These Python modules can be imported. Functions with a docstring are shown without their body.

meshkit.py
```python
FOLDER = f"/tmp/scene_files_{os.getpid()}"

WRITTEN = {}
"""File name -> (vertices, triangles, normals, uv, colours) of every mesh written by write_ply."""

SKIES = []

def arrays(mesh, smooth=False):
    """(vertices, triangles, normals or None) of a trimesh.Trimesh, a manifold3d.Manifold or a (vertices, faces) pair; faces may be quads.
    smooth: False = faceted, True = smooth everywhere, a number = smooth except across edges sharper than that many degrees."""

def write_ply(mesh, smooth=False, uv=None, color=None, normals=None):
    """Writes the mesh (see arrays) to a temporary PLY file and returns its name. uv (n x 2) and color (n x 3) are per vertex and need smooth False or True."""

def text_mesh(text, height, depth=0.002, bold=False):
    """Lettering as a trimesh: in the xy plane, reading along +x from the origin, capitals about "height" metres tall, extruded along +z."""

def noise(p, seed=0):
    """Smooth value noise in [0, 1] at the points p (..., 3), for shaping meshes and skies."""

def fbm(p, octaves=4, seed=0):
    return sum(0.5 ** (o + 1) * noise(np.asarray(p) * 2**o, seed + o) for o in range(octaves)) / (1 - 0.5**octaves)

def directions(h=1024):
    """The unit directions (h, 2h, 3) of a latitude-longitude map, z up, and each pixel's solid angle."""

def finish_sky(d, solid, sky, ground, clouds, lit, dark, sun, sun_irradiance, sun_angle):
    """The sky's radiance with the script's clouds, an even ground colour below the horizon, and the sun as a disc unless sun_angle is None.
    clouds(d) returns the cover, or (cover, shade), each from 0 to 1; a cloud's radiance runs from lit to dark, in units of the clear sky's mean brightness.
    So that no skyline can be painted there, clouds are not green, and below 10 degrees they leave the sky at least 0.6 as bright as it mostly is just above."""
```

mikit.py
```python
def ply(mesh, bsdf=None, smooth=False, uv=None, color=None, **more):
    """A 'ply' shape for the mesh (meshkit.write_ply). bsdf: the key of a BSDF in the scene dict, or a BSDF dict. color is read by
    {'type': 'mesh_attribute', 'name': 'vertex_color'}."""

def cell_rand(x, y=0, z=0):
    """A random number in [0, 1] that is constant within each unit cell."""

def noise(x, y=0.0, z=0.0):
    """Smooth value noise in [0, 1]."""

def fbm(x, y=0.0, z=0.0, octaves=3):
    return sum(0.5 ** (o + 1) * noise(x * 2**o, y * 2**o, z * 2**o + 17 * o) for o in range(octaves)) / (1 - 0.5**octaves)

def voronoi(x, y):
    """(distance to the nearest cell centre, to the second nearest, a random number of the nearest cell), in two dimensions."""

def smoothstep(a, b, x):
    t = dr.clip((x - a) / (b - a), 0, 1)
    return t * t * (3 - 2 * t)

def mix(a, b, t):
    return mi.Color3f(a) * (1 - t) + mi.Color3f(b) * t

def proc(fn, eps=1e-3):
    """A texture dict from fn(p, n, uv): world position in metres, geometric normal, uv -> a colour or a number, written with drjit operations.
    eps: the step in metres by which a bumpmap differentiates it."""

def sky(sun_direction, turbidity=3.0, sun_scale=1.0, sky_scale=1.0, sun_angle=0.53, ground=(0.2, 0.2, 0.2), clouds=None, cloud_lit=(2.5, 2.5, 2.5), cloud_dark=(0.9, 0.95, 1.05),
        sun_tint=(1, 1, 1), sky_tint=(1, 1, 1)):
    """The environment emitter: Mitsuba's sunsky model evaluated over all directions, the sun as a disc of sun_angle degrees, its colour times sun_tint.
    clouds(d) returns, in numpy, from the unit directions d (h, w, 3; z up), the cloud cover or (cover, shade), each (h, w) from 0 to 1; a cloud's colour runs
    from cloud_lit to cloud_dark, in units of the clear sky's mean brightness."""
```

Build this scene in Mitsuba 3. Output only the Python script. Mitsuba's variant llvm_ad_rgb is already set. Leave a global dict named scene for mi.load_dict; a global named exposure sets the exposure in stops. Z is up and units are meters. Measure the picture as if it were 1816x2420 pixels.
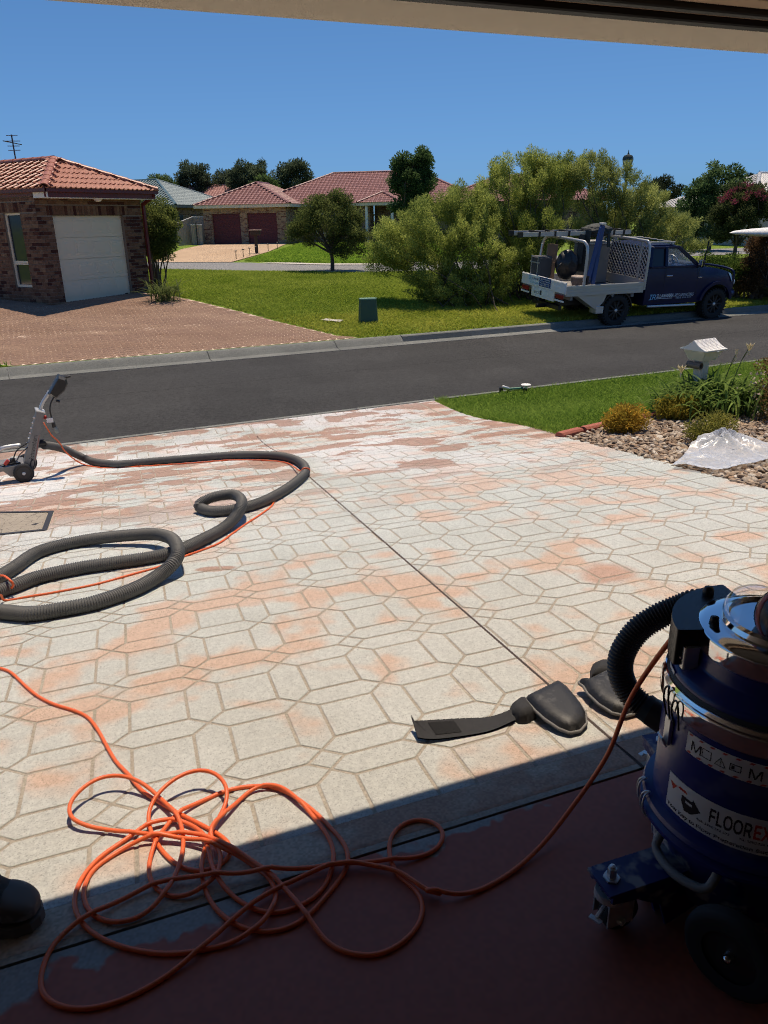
import math, random
import numpy as np, trimesh, shapely
import shapely.geometry as sg
import drjit as dr
import mitsuba as mi
import mikit, meshkit
from mikit import proc, smoothstep, mix
T4 = mi.ScalarTransform4f
scene, labels = {}, {}

# ------------------------------------------------------------------ camera, sky, exposure
EYE = np.array([0, 0, 1.6])
PITCH, ROLL = math.radians(20.9), math.radians(-1.0)
cp, sp, cr, sr = math.cos(PITCH), math.sin(PITCH), math.cos(ROLL), math.sin(ROLL)
FWD = np.array([0, cp, -sp])
UPV = -sr * np.array([1.0, 0, 0]) + cr * np.array([0, sp, cp])
scene['camera'] = {'type': 'perspective', 'fov': 53.54, 'fov_axis': 'x', 'near_clip': 0.05, 'far_clip': 2000.0,
                   'to_world': T4().look_at(origin=EYE.tolist(), target=(EYE + FWD).tolist(), up=UPV.tolist())}
SUN = [0.08, 0.29, 1.0]
scene['sky'] = mikit.sky(SUN, turbidity=3.0, sun_scale=1.35, sky_tint=(0.53, 0.82, 1.10))
exposure = 1.2

# ------------------------------------------------------------------ helpers
used = set()
def key(base):
    if base not in used:
        used.add(base); return base
    i = 1
    while f'{base}_{i:03d}' in used: i += 1
    k = f'{base}_{i:03d}'; used.add(k); return k
counters = {}
def fastkey(base):                      # for long runs of alike parts
    i = counters.get(base, 0); counters[base] = i + 1
    return base if i == 0 else f'{base}_{i:03d}'
def note(k, label=None, cat=None, group=None, kind=None):
    d = {n: v for n, v in (('label', label), ('category', cat), ('group', group), ('kind', kind)) if v}
    if d: labels[k] = {**labels.get(k, {}), **d}
def thing(base, label, cat, group=None):
    k = key(base); note(k, label, cat, group); return k
def add(base, mesh, bsdf, smooth=False, label=None, cat=None, group=None, kind=None, color=None, xf=None):
    k = key(base)
    d = mikit.ply(mesh, bsdf, smooth, color=color)
    if xf is not None: d['to_world'] = T4(np.asarray(xf).tolist())
    scene[k] = d
    note(k, label, cat, group, kind)
    return k
def TM(v, f): return trimesh.Trimesh(np.asarray(v, float), np.asarray(f, int), process=False)
def cat_(*ms):
    out = []
    for m in ms:
        out += list(m) if isinstance(m, (list, tuple)) else [m]
    vs, fs, n = [], [], 0
    for m in out:
        vs.append(np.asarray(m.vertices)); fs.append(np.asarray(m.faces) + n); n += len(m.vertices)
    return TM(np.vstack(vs), np.vstack(fs))
def rot(axis, deg): return trimesh.transformations.rotation_matrix(math.radians(deg), axis)
def tr(x, y, z):
    m = np.eye(4); m[:3, 3] = (x, y, z); return m
def moved(m, X):
    m = m.copy(); m.apply_transform(X); return m
def box(sx, sy, sz, c=(0, 0, 0), b=0.0):
    if b <= 0:
        m = trimesh.creation.box((sx, sy, sz)); m.apply_translation(c); return TM(m.vertices, m.faces)
    h = np.array([sx, sy, sz]) / 2; b = min(b, h.min() * .9); pts = []
    for s in np.ndindex(2, 2, 2):
        s = np.array(s) * 2 - 1
        for a in range(3):
            q = h - b; q[a] = h[a]; pts.append(s * q)
    m = trimesh.convex.convex_hull(np.array(pts)); m.apply_translation(c); return TM(m.vertices, m.faces)
def boxab(a, b_, bev=0.0):
    a, b_ = np.array(a, float), np.array(b_, float)
    return box(*(abs(b_ - a)), c=(a + b_) / 2, b=bev)
def tube(path, r, n=8, closed=False, caps=True):
    p = np.asarray(path, float); r = np.broadcast_to(np.asarray(r, float), (len(p),))
    t = np.gradient(p, axis=0) if not closed else np.roll(p, -1, 0) - np.roll(p, 1, 0)
    t /= np.maximum(np.linalg.norm(t, axis=1, keepdims=True), 1e-9)
    u = np.cross(t[0], [0, 0, 1.0]);
    if np.linalg.norm(u) < .1: u = np.cross(t[0], [1.0, 0, 0])
    u /= np.linalg.norm(u); U = [u]
    for i in range(1, len(p)):
        u = u - t[i] * (u @ t[i]); u /= np.linalg.norm(u); U.append(u)
    U = np.array(U); W = np.cross(t, U); a = np.arange(n) * 2 * np.pi / n
    v = (p[:, None] + r[:, None, None] * (np.cos(a)[None, :, None] * U[:, None] + np.sin(a)[None, :, None] * W[:, None])).reshape(-1, 3)
    i, j = np.meshgrid(np.arange(len(p) - (0 if closed else 1)), np.arange(n), indexing='ij'); i, j = i.ravel(), j.ravel()
    i2 = (i + 1) % len(p); j2 = (j + 1) % n
    f = np.vstack([np.stack([i * n + j, i * n + j2, i2 * n + j2], 1), np.stack([i * n + j, i2 * n + j2, i2 * n + j], 1)])
    if caps and not closed:
        m = len(v); v = np.vstack([v, p[:1], p[-1:]]); k = np.arange(n); L = (len(p) - 1) * n
        f = np.vstack([f, np.stack([k * 0 + m, (k + 1) % n, k], 1), np.stack([k * 0 + m + 1, L + k, L + (k + 1) % n], 1)])
    return TM(v, f)
def lathe(prof, n=48, ang=2 * math.pi):
    prof = np.asarray(prof, float); full = abs(ang - 2 * math.pi) < 1e-6
    a = np.linspace(0, ang, n + 1)[:n if full else n + 1]; m = len(prof)
    v = np.stack([prof[None, :, 0] * np.cos(a)[:, None], prof[None, :, 0] * np.sin(a)[:, None], np.broadcast_to(prof[None, :, 1], (len(a), m))], -1).reshape(-1, 3)
    i, j = np.meshgrid(np.arange(n), np.arange(m - 1), indexing='ij'); i, j = i.ravel(), j.ravel(); i2 = (i + 1) % len(a)
    f = np.vstack([np.stack([i * m + j, i2 * m + j, i2 * m + j + 1], 1), np.stack([i * m + j, i2 * m + j + 1, i * m + j + 1], 1)])
    return TM(v, f)
def catmull(pts, step=0.02, closed=False):
    p = np.asarray(pts, float)
    q = np.vstack([p[-1:], p, p[:2]]) if closed else np.vstack([2 * p[0] - p[1], p, 2 * p[-1] - p[-2]])
    out = []
    for i in range(1, len(q) - 2):
        n = max(2, int(np.linalg.norm(q[i + 1] - q[i]) / step)); t = np.linspace(0, 1, n, endpoint=False)[:, None]
        a, b_, c, d = q[i - 1], q[i], q[i + 1], q[i + 2]
        out.append(.5 * ((2 * b_) + (c - a) * t + (2 * a - 5 * b_ + 4 * c - d) * t ** 2 + (3 * b_ - a - 3 * c + d) * t ** 3))
    return np.vstack(out + ([] if closed else [p[-1:]]))
def prism(poly, z0, z1):
    m = trimesh.creation.extrude_polygon(sg.Polygon(poly) if not isinstance(poly, sg.Polygon) else poly, z1 - z0, engine='earcut')
    m.apply_translation((0, 0, z0)); return TM(m.vertices, m.faces)
def plate(poly, z0, z1, bev=0.003):
    """star-shaped polygon as a slab with bevelled upper edge; open underneath"""
    p = np.asarray(poly, float)
    if (np.roll(p, -1, 0)[:, 0] * p[:, 1] - p[:, 0] * np.roll(p, -1, 0)[:, 1]).sum() > 0: p = p[::-1]
    e = np.roll(p, -1, 0) - p; e /= np.maximum(np.linalg.norm(e, axis=1, keepdims=True), 1e-9)
    nrm = np.stack([-e[:, 1], e[:, 0]], 1); n2 = np.roll(nrm, 1, 0) + nrm; d = (n2 * nrm).sum(1, keepdims=True)
    q = p + n2 / np.maximum(d, .35) * bev
    n = len(p); c = q.mean(0); h = np.full((n, 1), 1.0)
    v = np.vstack([np.hstack([p, h * z0]), np.hstack([p, h * (z1 - bev)]), np.hstack([q, h * z1]), [[c[0], c[1], z1]]])
    i = np.arange(n); j = (i + 1) % n; f = []
    for a, b_ in ((0, n), (n, 2 * n)):
        f += [np.stack([a + i, a + j, b_ + j], 1), np.stack([a + i, b_ + j, b_ + i], 1)]
    f.append(np.stack([2 * n + i, 2 * n + j, i * 0 + 3 * n], 1))
    return TM(v, np.vstack(f))
def sheet(poly, zf, step=0.5, off=0.0):
    """ground sheet over a polygon, draped on zf(x, y)"""
    P = sg.Polygon(poly) if not isinstance(poly, sg.Polygon) else poly
    x0, y0, x1, y1 = P.bounds; pts = [np.array(P.exterior.segmentize(step).coords)[:-1]]
    X, Y = np.meshgrid(np.arange(x0, x1, step), np.arange(y0, y1, step)); g = np.stack([X.ravel(), Y.ravel()], 1)
    inn = shapely.contains_xy(P.buffer(-step * .3), g[:, 0], g[:, 1]); pts = np.vstack(pts + [g[inn]])
    from scipy.spatial import Delaunay
    t = Delaunay(pts).simplices; c = pts[t].mean(1); t = t[shapely.contains_xy(P.buffer(1e-4), c[:, 0], c[:, 1])]
    a, b_, c_ = pts[t[:, 0]], pts[t[:, 1]], pts[t[:, 2]]
    s = (b_[:, 0] - a[:, 0]) * (c_[:, 1] - a[:, 1]) - (b_[:, 1] - a[:, 1]) * (c_[:, 0] - a[:, 0])
    t = np.where((s < 0)[:, None], t[:, ::-1], t)[abs(s) > 1e-9]
    return TM(np.column_stack([pts, zf(pts[:, 0], pts[:, 1]) + off]), t)
def pillow(poly, H, w, zf, step=0.01, bottom=True, power=.5):
    """domed cushion over an outline (x, y); H height, w width of the rounded rim"""
    P = sg.Polygon(poly); x0, y0, x1, y1 = P.bounds
    ring = np.array(P.exterior.segmentize(step).coords)[:-1]
    X, Y = np.meshgrid(np.arange(x0, x1, step), np.arange(y0, y1, step)); g = np.stack([X.ravel(), Y.ravel()], 1)
    g = g[shapely.contains_xy(P.buffer(-step * .5), g[:, 0], g[:, 1])]; pts = np.vstack([ring, g])
    from scipy.spatial import Delaunay
    t = Delaunay(pts).simplices; c = pts[t].mean(1); t = t[shapely.contains_xy(P, c[:, 0], c[:, 1])]
    d = shapely.distance(P.exterior, shapely.points(pts)); r = np.clip(d / w, 0, 1)
    h = H * (1 - (1 - r) ** 2) ** power
    z = zf(pts[:, 0], pts[:, 1]); top = np.column_stack([pts, z + h])
    a, b_, c_ = pts[t[:, 0]], pts[t[:, 1]], pts[t[:, 2]]
    s = (b_[:, 0] - a[:, 0]) * (c_[:, 1] - a[:, 1]) - (b_[:, 1] - a[:, 1]) * (c_[:, 0] - a[:, 0])
    t = np.where((s < 0)[:, None], t[:, ::-1], t)
    return TM(top, t)
def frame(o, az):
    """4x4: local x along compass azimuth az (degrees from +y towards +x), local y to its left, z up"""
    a = math.radians(az); m = np.eye(4); m[:3, 0] = (math.sin(a), math.cos(a), 0); m[:3, 1] = (-math.cos(a), math.sin(a), 0); m[:3, 3] = o
    return m
def bar(p, q, w, h=None):
    """square bar from p to q"""
    p, q = np.array(p, float), np.array(q, float); d = q - p; L = np.linalg.norm(d); d /= L
    u = np.cross(d, [0, 0, 1.0]); u = np.array([1.0, 0, 0]) if np.linalg.norm(u) < 1e-6 else u / np.linalg.norm(u)
    m = np.eye(4); m[:3, 0], m[:3, 1], m[:3, 2], m[:3, 3] = d, u, np.cross(d, u), (p + q) / 2
    return moved(box(L, w, h or w, b=min(w, h or w) * .12), m)

# ------------------------------------------------------------------ materials
def mat(name, color, rough=.6, metal=0.0, spec=.5, two=True, **kw):
    b_ = {'type': 'principled', 'base_color': color if isinstance(color, dict) else {'type': 'rgb', 'value': list(color)}, 'roughness': rough, 'metallic': metal, 'specular': spec, **kw}
    scene['mat_' + name] = {'type': 'twosided', 'bsdf': b_} if two else b_
    return 'mat_' + name
VC = {'type': 'mesh_attribute', 'name': 'vertex_color'}
scene['mat_leaf'] = {'type': 'principledthin', 'base_color': VC, 'roughness': .55, 'diff_trans': .75, 'spec_trans': 0.0}
scene['mat_leaf_tree'] = {'type': 'principledthin', 'base_color': VC, 'roughness': .6, 'diff_trans': 1.1, 'spec_trans': 0.0}
LEAF = 'mat_leaf'
VCM = mat('vertex', VC, .75, spec=.3)
def fb(x, y, z=0.0, o=3): return mikit.fbm(x, y, z, o)
def concrete_tile(p, n, uv):
    sp_ = mikit.noise(p.x * 260, p.y * 260); sp2 = mikit.noise(p.x * 90, p.y * 90)
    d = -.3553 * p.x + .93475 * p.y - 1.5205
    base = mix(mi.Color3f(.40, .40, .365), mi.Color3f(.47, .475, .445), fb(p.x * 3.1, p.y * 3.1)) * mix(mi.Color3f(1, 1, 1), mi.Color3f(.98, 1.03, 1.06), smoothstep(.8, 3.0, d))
    # peach paint film left by the grinding, in worn patches
    w = fb(p.x * 2.9 + 7, p.y * 3.9, 0, 4); w2 = fb(p.x * 6 + 3, p.y * 6, 2, 3)
    peach = smoothstep(.49, .66, w * .62 + w2 * .38 + .07 * smoothstep(1.0, 4.5, d) - .03) * .72
    base = mix(base, mix(mi.Color3f(.49, .315, .22), mi.Color3f(.50, .365, .29), smoothstep(1.5, 4, d)), peach)
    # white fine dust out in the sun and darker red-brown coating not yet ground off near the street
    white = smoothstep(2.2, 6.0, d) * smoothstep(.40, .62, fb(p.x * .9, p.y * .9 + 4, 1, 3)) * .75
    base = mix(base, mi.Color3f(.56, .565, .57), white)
    q = (p.x * .9 + p.y * .35); r_ = (p.y * .95 - p.x * .35)
    br = fb(q * 2.6 + 5, r_ * 4.6, 3, 5) + .035 * (w2 - .5)
    zone = smoothstep(3.4, 5.0, d + 1.6 * (fb(p.x * .8, p.y * .8, 6, 2) - .5))
    base = mix(base, mi.Color3f(.29, .165, .118), smoothstep(.495, .56, br) * zone * .8)
    sx, sy = (p.x - 1.17) / .22, (p.y - 3.62) / .21
    spot = smoothstep(1.0, .55, dr.sqrt(sx * sx + sy * sy) + (w2 - .5) * .7)
    base = mix(base, mi.Color3f(.40, .235, .17), spot * .8)
    sx, sy = (p.x + .98) / .17, (p.y - 4.02) / .05
    spot2 = smoothstep(1.0, .6, dr.sqrt(sx * sx + sy * sy) + (w2 - .5) * 1.3)
    base = mix(base, mi.Color3f(.30, .17, .12), spot2 * .8)
    base = base * (.88 + .18 * sp2) * (.88 + .22 * sp_)
    pit = smoothstep(.72, .86, mikit.noise(p.x * 230 + 9, p.y * 230)) * .22
    return base * (1 - pit)
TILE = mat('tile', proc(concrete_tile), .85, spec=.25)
def joint_fn(p, n, uv):
    return mix(mi.Color3f(.275, .24, .195), mi.Color3f(.345, .31, .255), fb(p.x * 5, p.y * 5)) * (.8 + .4 * mikit.noise(p.x * 160, p.y * 160))
JOINT = mat('joint', proc(joint_fn), .9, spec=.2)
def asphalt_fn(p, n, uv):
    s = mikit.noise(p.x * 70, p.y * 70); s2 = mikit.noise(p.x * 28, p.y * 28)
    t = -.4147 * p.x + .90996 * p.y
    seam = smoothstep(.03, .008, dr.abs(t - 12.95 + .05 * mikit.noise(p.x * 3, p.y * 3)))
    c = mix(mi.Color3f(.028, .0285, .029), mi.Color3f(.037, .037, .0365), fb(p.x * .5, p.y * .5))
    track = smoothstep(.55, .1, dr.abs(t - 11.6)) + smoothstep(.55, .1, dr.abs(t - 14.0))
    patch = smoothstep(.50, .62, fb(p.x * .9 + 3, p.y * .9, 2, 4))
    return c * (.55 + .55 * s + .45 * s2) * (1 - .4 * seam) * (1 + .10 * track) * (1 - .13 * patch)
ASPH = mat('asphalt', proc(asphalt_fn), .88, spec=.3)
def kerb_fn(p, n, uv):
    c = mix(mi.Color3f(.115, .122, .115), mi.Color3f(.20, .205, .19), fb(p.x * 1.7, p.y * 1.7, p.z * 3))
    return c * (.8 + .4 * mikit.noise(p.x * 60, p.y * 60, p.z * 60))
KERB = mat('kerb', proc(kerb_fn), .9, spec=.2)
def lawn_fn(p, n, uv):
    c = mix(mi.Color3f(.08, .135, .014), mi.Color3f(.15, .205, .028), fb(p.x * .6, p.y * .6, 0, 4))
    return c * (.6 + .8 * mikit.noise(p.x * 25, p.y * 25))
LAWN = mat('lawn', proc(lawn_fn), .9, spec=.15)
def floor_fn(p, n, uv):
    d = -.3553 * p.x + .93475 * p.y - 1.5205
    w = fb(p.x * 4, p.y * 4, 0, 3) * .5 + fb(p.x * 17, p.y * 17, 5, 3) * .5
    u_ = .93475 * p.x + .3553 * p.y
    edge = .065 + .13 * smoothstep(.5, -.7, u_)
    bare = smoothstep(.02, .05, d + edge + (w - .5) * .34)
    red = mix(mi.Color3f(.34, .095, .058), mi.Color3f(.39, .112, .070), fb(p.x * 2, p.y * 2)) * (.92 + .16 * mikit.noise(p.x * 90, p.y * 90))
    grey = mix(mi.Color3f(.23, .225, .205), mi.Color3f(.32, .31, .285), fb(p.x * 9, p.y * 9)) * (.85 + .3 * mikit.noise(p.x * 150, p.y * 150))
    return mix(red, grey, bare)
FLOOR = mat('floor', proc(floor_fn), .55, spec=.35)
def fan_fn(p, n, uv):
    c = mix(mi.Color3f(.165, .097, .065), mi.Color3f(.28, .185, .13), fb(p.x * .8, p.y * 2.2, 0, 4))
    c = mix(c, mi.Color3f(.20, .125, .09), smoothstep(.52, .7, fb(p.x * 1.3 + 9, p.y * 2.6, 3, 3)) * .7)
    return c * (.8 + .4 * mikit.noise(p.x * 40, p.y * 40))
FAN = mat('fan', proc(fan_fn), .8, spec=.3)
FANJ = mat('fan_joint', (.58, .46, .36), .9)
def brick_mats(name, cols):
    out = []
    for i, c in enumerate(cols):
        c = np.array(c)
        def fn(p, n, uv, c=c):
            return mi.Color3f(*c.tolist()) * (.62 + .75 * fb(p.x * 14, p.y * 14, p.z * 14, 3))
        out.append(mat(f'{name}_{i}', proc(fn), .9, spec=.2))
    return out
BRICK = brick_mats('brick', [(.145, .078, .05), (.17, .098, .062), (.085, .036, .025), (.055, .022, .018), (.19, .12, .075)])
MORTAR = mat('mortar', (.20, .165, .13), .95)
def rooft(name, a, b_):
    def fn(p, n, uv): return mix(mi.Color3f(*a), mi.Color3f(*b_), fb(p.x * 2.3, p.y * 2.3, p.z * 2.3, 4)) * (.85 + .3 * mikit.noise(p.x * 30, p.y * 30, p.z * 30))
    return mat(name, proc(fn), .42, spec=.5)
RT_ORANGE = rooft('roof_terracotta', (.30, .10, .055), (.40, .165, .10))
RT_PINK = rooft('roof_maroon', (.20, .085, .075), (.27, .12, .105))
RT_BLUE = rooft('roof_blue', (.055, .115, .14), (.085, .15, .175))
RUBBER = mat('rubber', (.018, .018, .019), .55)
BLACK = mat('black_plastic', (.014, .014, .015), .38)
HOSE = mat('hose_rubber', (.095, .096, .094), .6)
STEEL = mat('steel', (.55, .55, .55), .3, 1.0)
CHROME = mat('chrome', (.78, .78, .79), .06, 1.0)
GALV = mat('galvanised', (.62, .63, .62), .42, .7)
ORANGE = mat('orange_cord', (.72, .13, .035), .45)
WHITE = mat('white_paint', (.72, .71, .68), .5)
CREAM = mat('cream_paint', (.66, .59, .44), .5)
DKRED = mat('dark_red_paint', (.12, .022, .022), .4)
def dusty(name, c, amt, rough=.35, sc=1.0):
    def fn(p, n, uv):
        w = smoothstep(.55, .75, fb(p.x * 13 * sc, p.y * 13 * sc, p.z * 13 * sc, 4)) * amt
        return mix(mi.Color3f(*c), mi.Color3f(.33, .32, .30), w)
    return mat(name, proc(fn), rough, spec=.5)
VBLUE = dusty('vacuum_blue', (.007, .017, .125), .12, .3)
VBLUED = dusty('vacuum_blue_dusty', (.008, .016, .11), .75, .5, 2.0)
GREYSTEEL = mat('machine_grey', (.21, .205, .20), .45, .35)
GLASSD = mat('window_dark', (.018, .026, .038), .08, 0.0, spec=.35)
TIMBER = mat('timber', (.30, .17, .09), .8)
DARK = mat('dark_interior', (.02, .018, .017), .9)
PLASTER = mat('plaster', (.58, .48, .38), .9)
BEIGE = mat('beige_lintel', (.56, .50, .40), .85)

# ------------------------------------------------------------------ terrain: s along the street, t across it; the driveway's own u, v
E2, N2 = np.array([.90996, .4147]), np.array([-.4147, .90996])
UD, VD, V0 = np.array([.93475, .3553]), np.array([-.3553, .93475]), 1.5205
def st(s, t): return E2[0] * s + N2[0] * t, E2[1] * s + N2[1] * t
def uvw(u, v): return UD[0] * u + VD[0] * (v + V0), UD[1] * u + VD[1] * (v + V0)
def zfar(t): return np.interp(t, [15.7, 18.5, 22, 27, 31, 55, 120, 400], [-.80, -.62, -.25, -.06, -.03, .2, .5, 1.5])
def zdrive(x, y):
    x, y = np.asarray(x, float), np.asarray(y, float); z = -.104 * np.clip(VD[0] * x + VD[1] * y - V0, 0, 12)
    w = np.clip((N2[0] * x + N2[1] * y - 6.9) / 2.85, 0, 1); w = w * w * (3 - 2 * w)
    return z * (1 - w) - .868 * w
def gz(x, y):
    t = N2[0] * np.asarray(x) + N2[1] * np.asarray(y)
    return np.where(t < 9.75, zdrive(x, y), np.where(t < 15.7, -.95, zfar(t)))
# ------------------------------------------------------------------ the setting: ground, streets, kerbs, lawns
rng = np.random.default_rng(7)
def grid_ground():
    s = np.concatenate([np.linspace(-400, -40, 19), np.linspace(-30, 60, 91), np.linspace(70, 400, 18)])
    t = np.concatenate([np.linspace(15.72, 60, 90), np.linspace(65, 120, 12), np.linspace(140, 700, 15)])
    S, T = np.meshgrid(s, t); X, Y = st(S, T); n, m = S.shape
    v = np.column_stack([X.ravel(), Y.ravel(), zfar(T).ravel()]); i = (np.arange(n - 1)[:, None] * m + np.arange(m - 1)).ravel()
    return TM(v, np.vstack([np.stack([i, i + 1, i + m + 1], 1), np.stack([i, i + m + 1, i + m], 1)]))
add('ground', grid_ground(), LAWN, True, 'mown green lawn rising from the kerb across the street', kind='structure')
def stpoly(pts): return [st(*p) for p in pts]
add('front_ground', sheet(stpoly([(-60, -30), (60, -30), (60, 9.74), (-60, 9.74)]), gz, 1.0, -.05), mat('soil', (.09, .06, .04), .95), True, 'brown soil of the front yard under lawn and bed', kind='structure')
xs = np.array([st(-120, 0), st(160, 0)])
def strip(t0, t1, z, s0=-150, s1=200, n=70):
    s = np.linspace(s0, s1, n); a = np.array([st(q, t0) for q in s]); b_ = np.array([st(q, t1) for q in s])
    v = np.vstack([np.column_stack([a, np.full(n, z)]), np.column_stack([b_, np.full(n, z)])]); i = np.arange(n - 1)
    return TM(v, np.vstack([np.stack([i, i + 1, i + n + 1], 1), np.stack([i, i + n + 1, i + n], 1)]))
add('road', strip(10.08, 15.42, -.95), ASPH, False, 'dark grey asphalt street crossing between the two driveways', kind='structure')
def ext(prof, s0, s1, dz=0.0):
    a = np.array([(*st(s0, t), z + dz) for t, z in prof]); b_ = np.array([(*st(s1, t), z + dz) for t, z in prof]); n = len(prof)
    v = np.vstack([a, b_]); i = np.arange(n); j = (i + 1) % n
    f = [np.stack([i, j, n + j], 1), np.stack([i, n + j, n + i], 1)]
    k = np.arange(1, n - 1); f += [np.stack([k * 0, k + 1, k], 1), np.stack([k * 0 + n, n + k, n + k + 1], 1)]
    return TM(v, np.vstack(f))
near_prof = [(9.72, -1.1), (9.72, -.862), (9.80, -.866), (9.90, -.888), (10.0, -.915), (10.08, -.936), (10.115, -.945), (10.12, -1.1)]
cuts = [-14, -10, -6, -3.2, .72, .92, 2.95, 5.35, 8.1, 10.6, 13, 16, 20, 26]
cuts = [-14, -10, -6, -3.0, -.55, 1.78, 4.05, 6.6, 9.1, 11.6, 14.2, 17, 21, 26]
for a, b_ in zip(cuts[:-1], cuts[1:]):
    k = add('near_kerb__segment', ext(near_prof, a + .006, b_ - .006, rng.normal(0, .003)), KERB, 25)
note('near_kerb', 'worn grey concrete kerb between the stamped driveway and the street', kind='structure')
lay = [(15.74, -1.1), (15.74, -.80), (15.66, -.795), (15.58, -.815), (15.50, -.875), (15.43, -.925), (15.22, -.944), (15.2, -1.1)]
upr = [(15.74, -1.1), (15.74, -.80), (15.56, -.798), (15.535, -.815), (15.50, -.925), (15.22, -.944), (15.2, -1.1)]
fc = [-20, -14, -9, -4.2, -.42, 3.25, 6.0, 7.6]
for a, b_ in zip(fc[:-1], fc[1:]): add('far_kerb__segment', ext(lay, a + .007, b_ - .007), KERB, 25)
fc = [7.6, 10.4, 13.3, 16.2, 19.1, 22, 26, 32]
for a, b_ in zip(fc[:-1], fc[1:]): add('far_kerb__segment', ext(upr, a + .004, b_ - .004), KERB, 25)
note('far_kerb', 'grey concrete kerb along the lawn on the far side of the street', kind='structure')

# side street beyond the lawn, its driveways
def drape(poly, off, step=1.0): return sheet(poly, lambda x, y: zfar(N2[0] * x + N2[1] * y), step, off)
near_e = [(-40, 54), (-20, 40), (-8.96, 31.5), (-6.5, 30.1), (-4.6, 29.2), (-2.6, 28.55), (-.87, 28.25), (1.5, 28.8), (5, 30.3), (10, 33.0), (14, 35.6), (20, 38), (40, 41)]
far_e = [(40, 46), (20, 42.8), (13, 40), (8, 37), (4, 33.9), (2, 32.7), (.2, 31.9), (-2, 32.3), (-4.2, 33.6), (-5.6, 34.9), (-6.7, 35.3), (-10.2, 36.0), (-22, 45), (-42, 59)]
ASPH2 = mat('asphalt_far', (.17, .17, .165), .9)
add('side_street', drape(near_e + far_e, .012), ASPH2, True, 'pale grey side street curving behind the lawn', kind='structure')
PALE = mat('pale_concrete', (.42, .39, .34), .9)
add('street_apron', drape([(-5.2, 34.55), (-4.2, 33.75), (-2, 32.5), (.2, 32.1), (2.5, 33.2), (2.2, 33.7), (0, 33.0), (-2, 33.3), (-4.3, 34.6)], .024, .4), PALE, True, 'pale concrete kerb crossing at the far edge of the side street', kind='structure')
def d2_fn(p, n, uv): return mix(mi.Color3f(.31, .205, .12), mi.Color3f(.42, .305, .195), fb(p.x * .7, p.y * .35, 0, 4))
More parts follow.
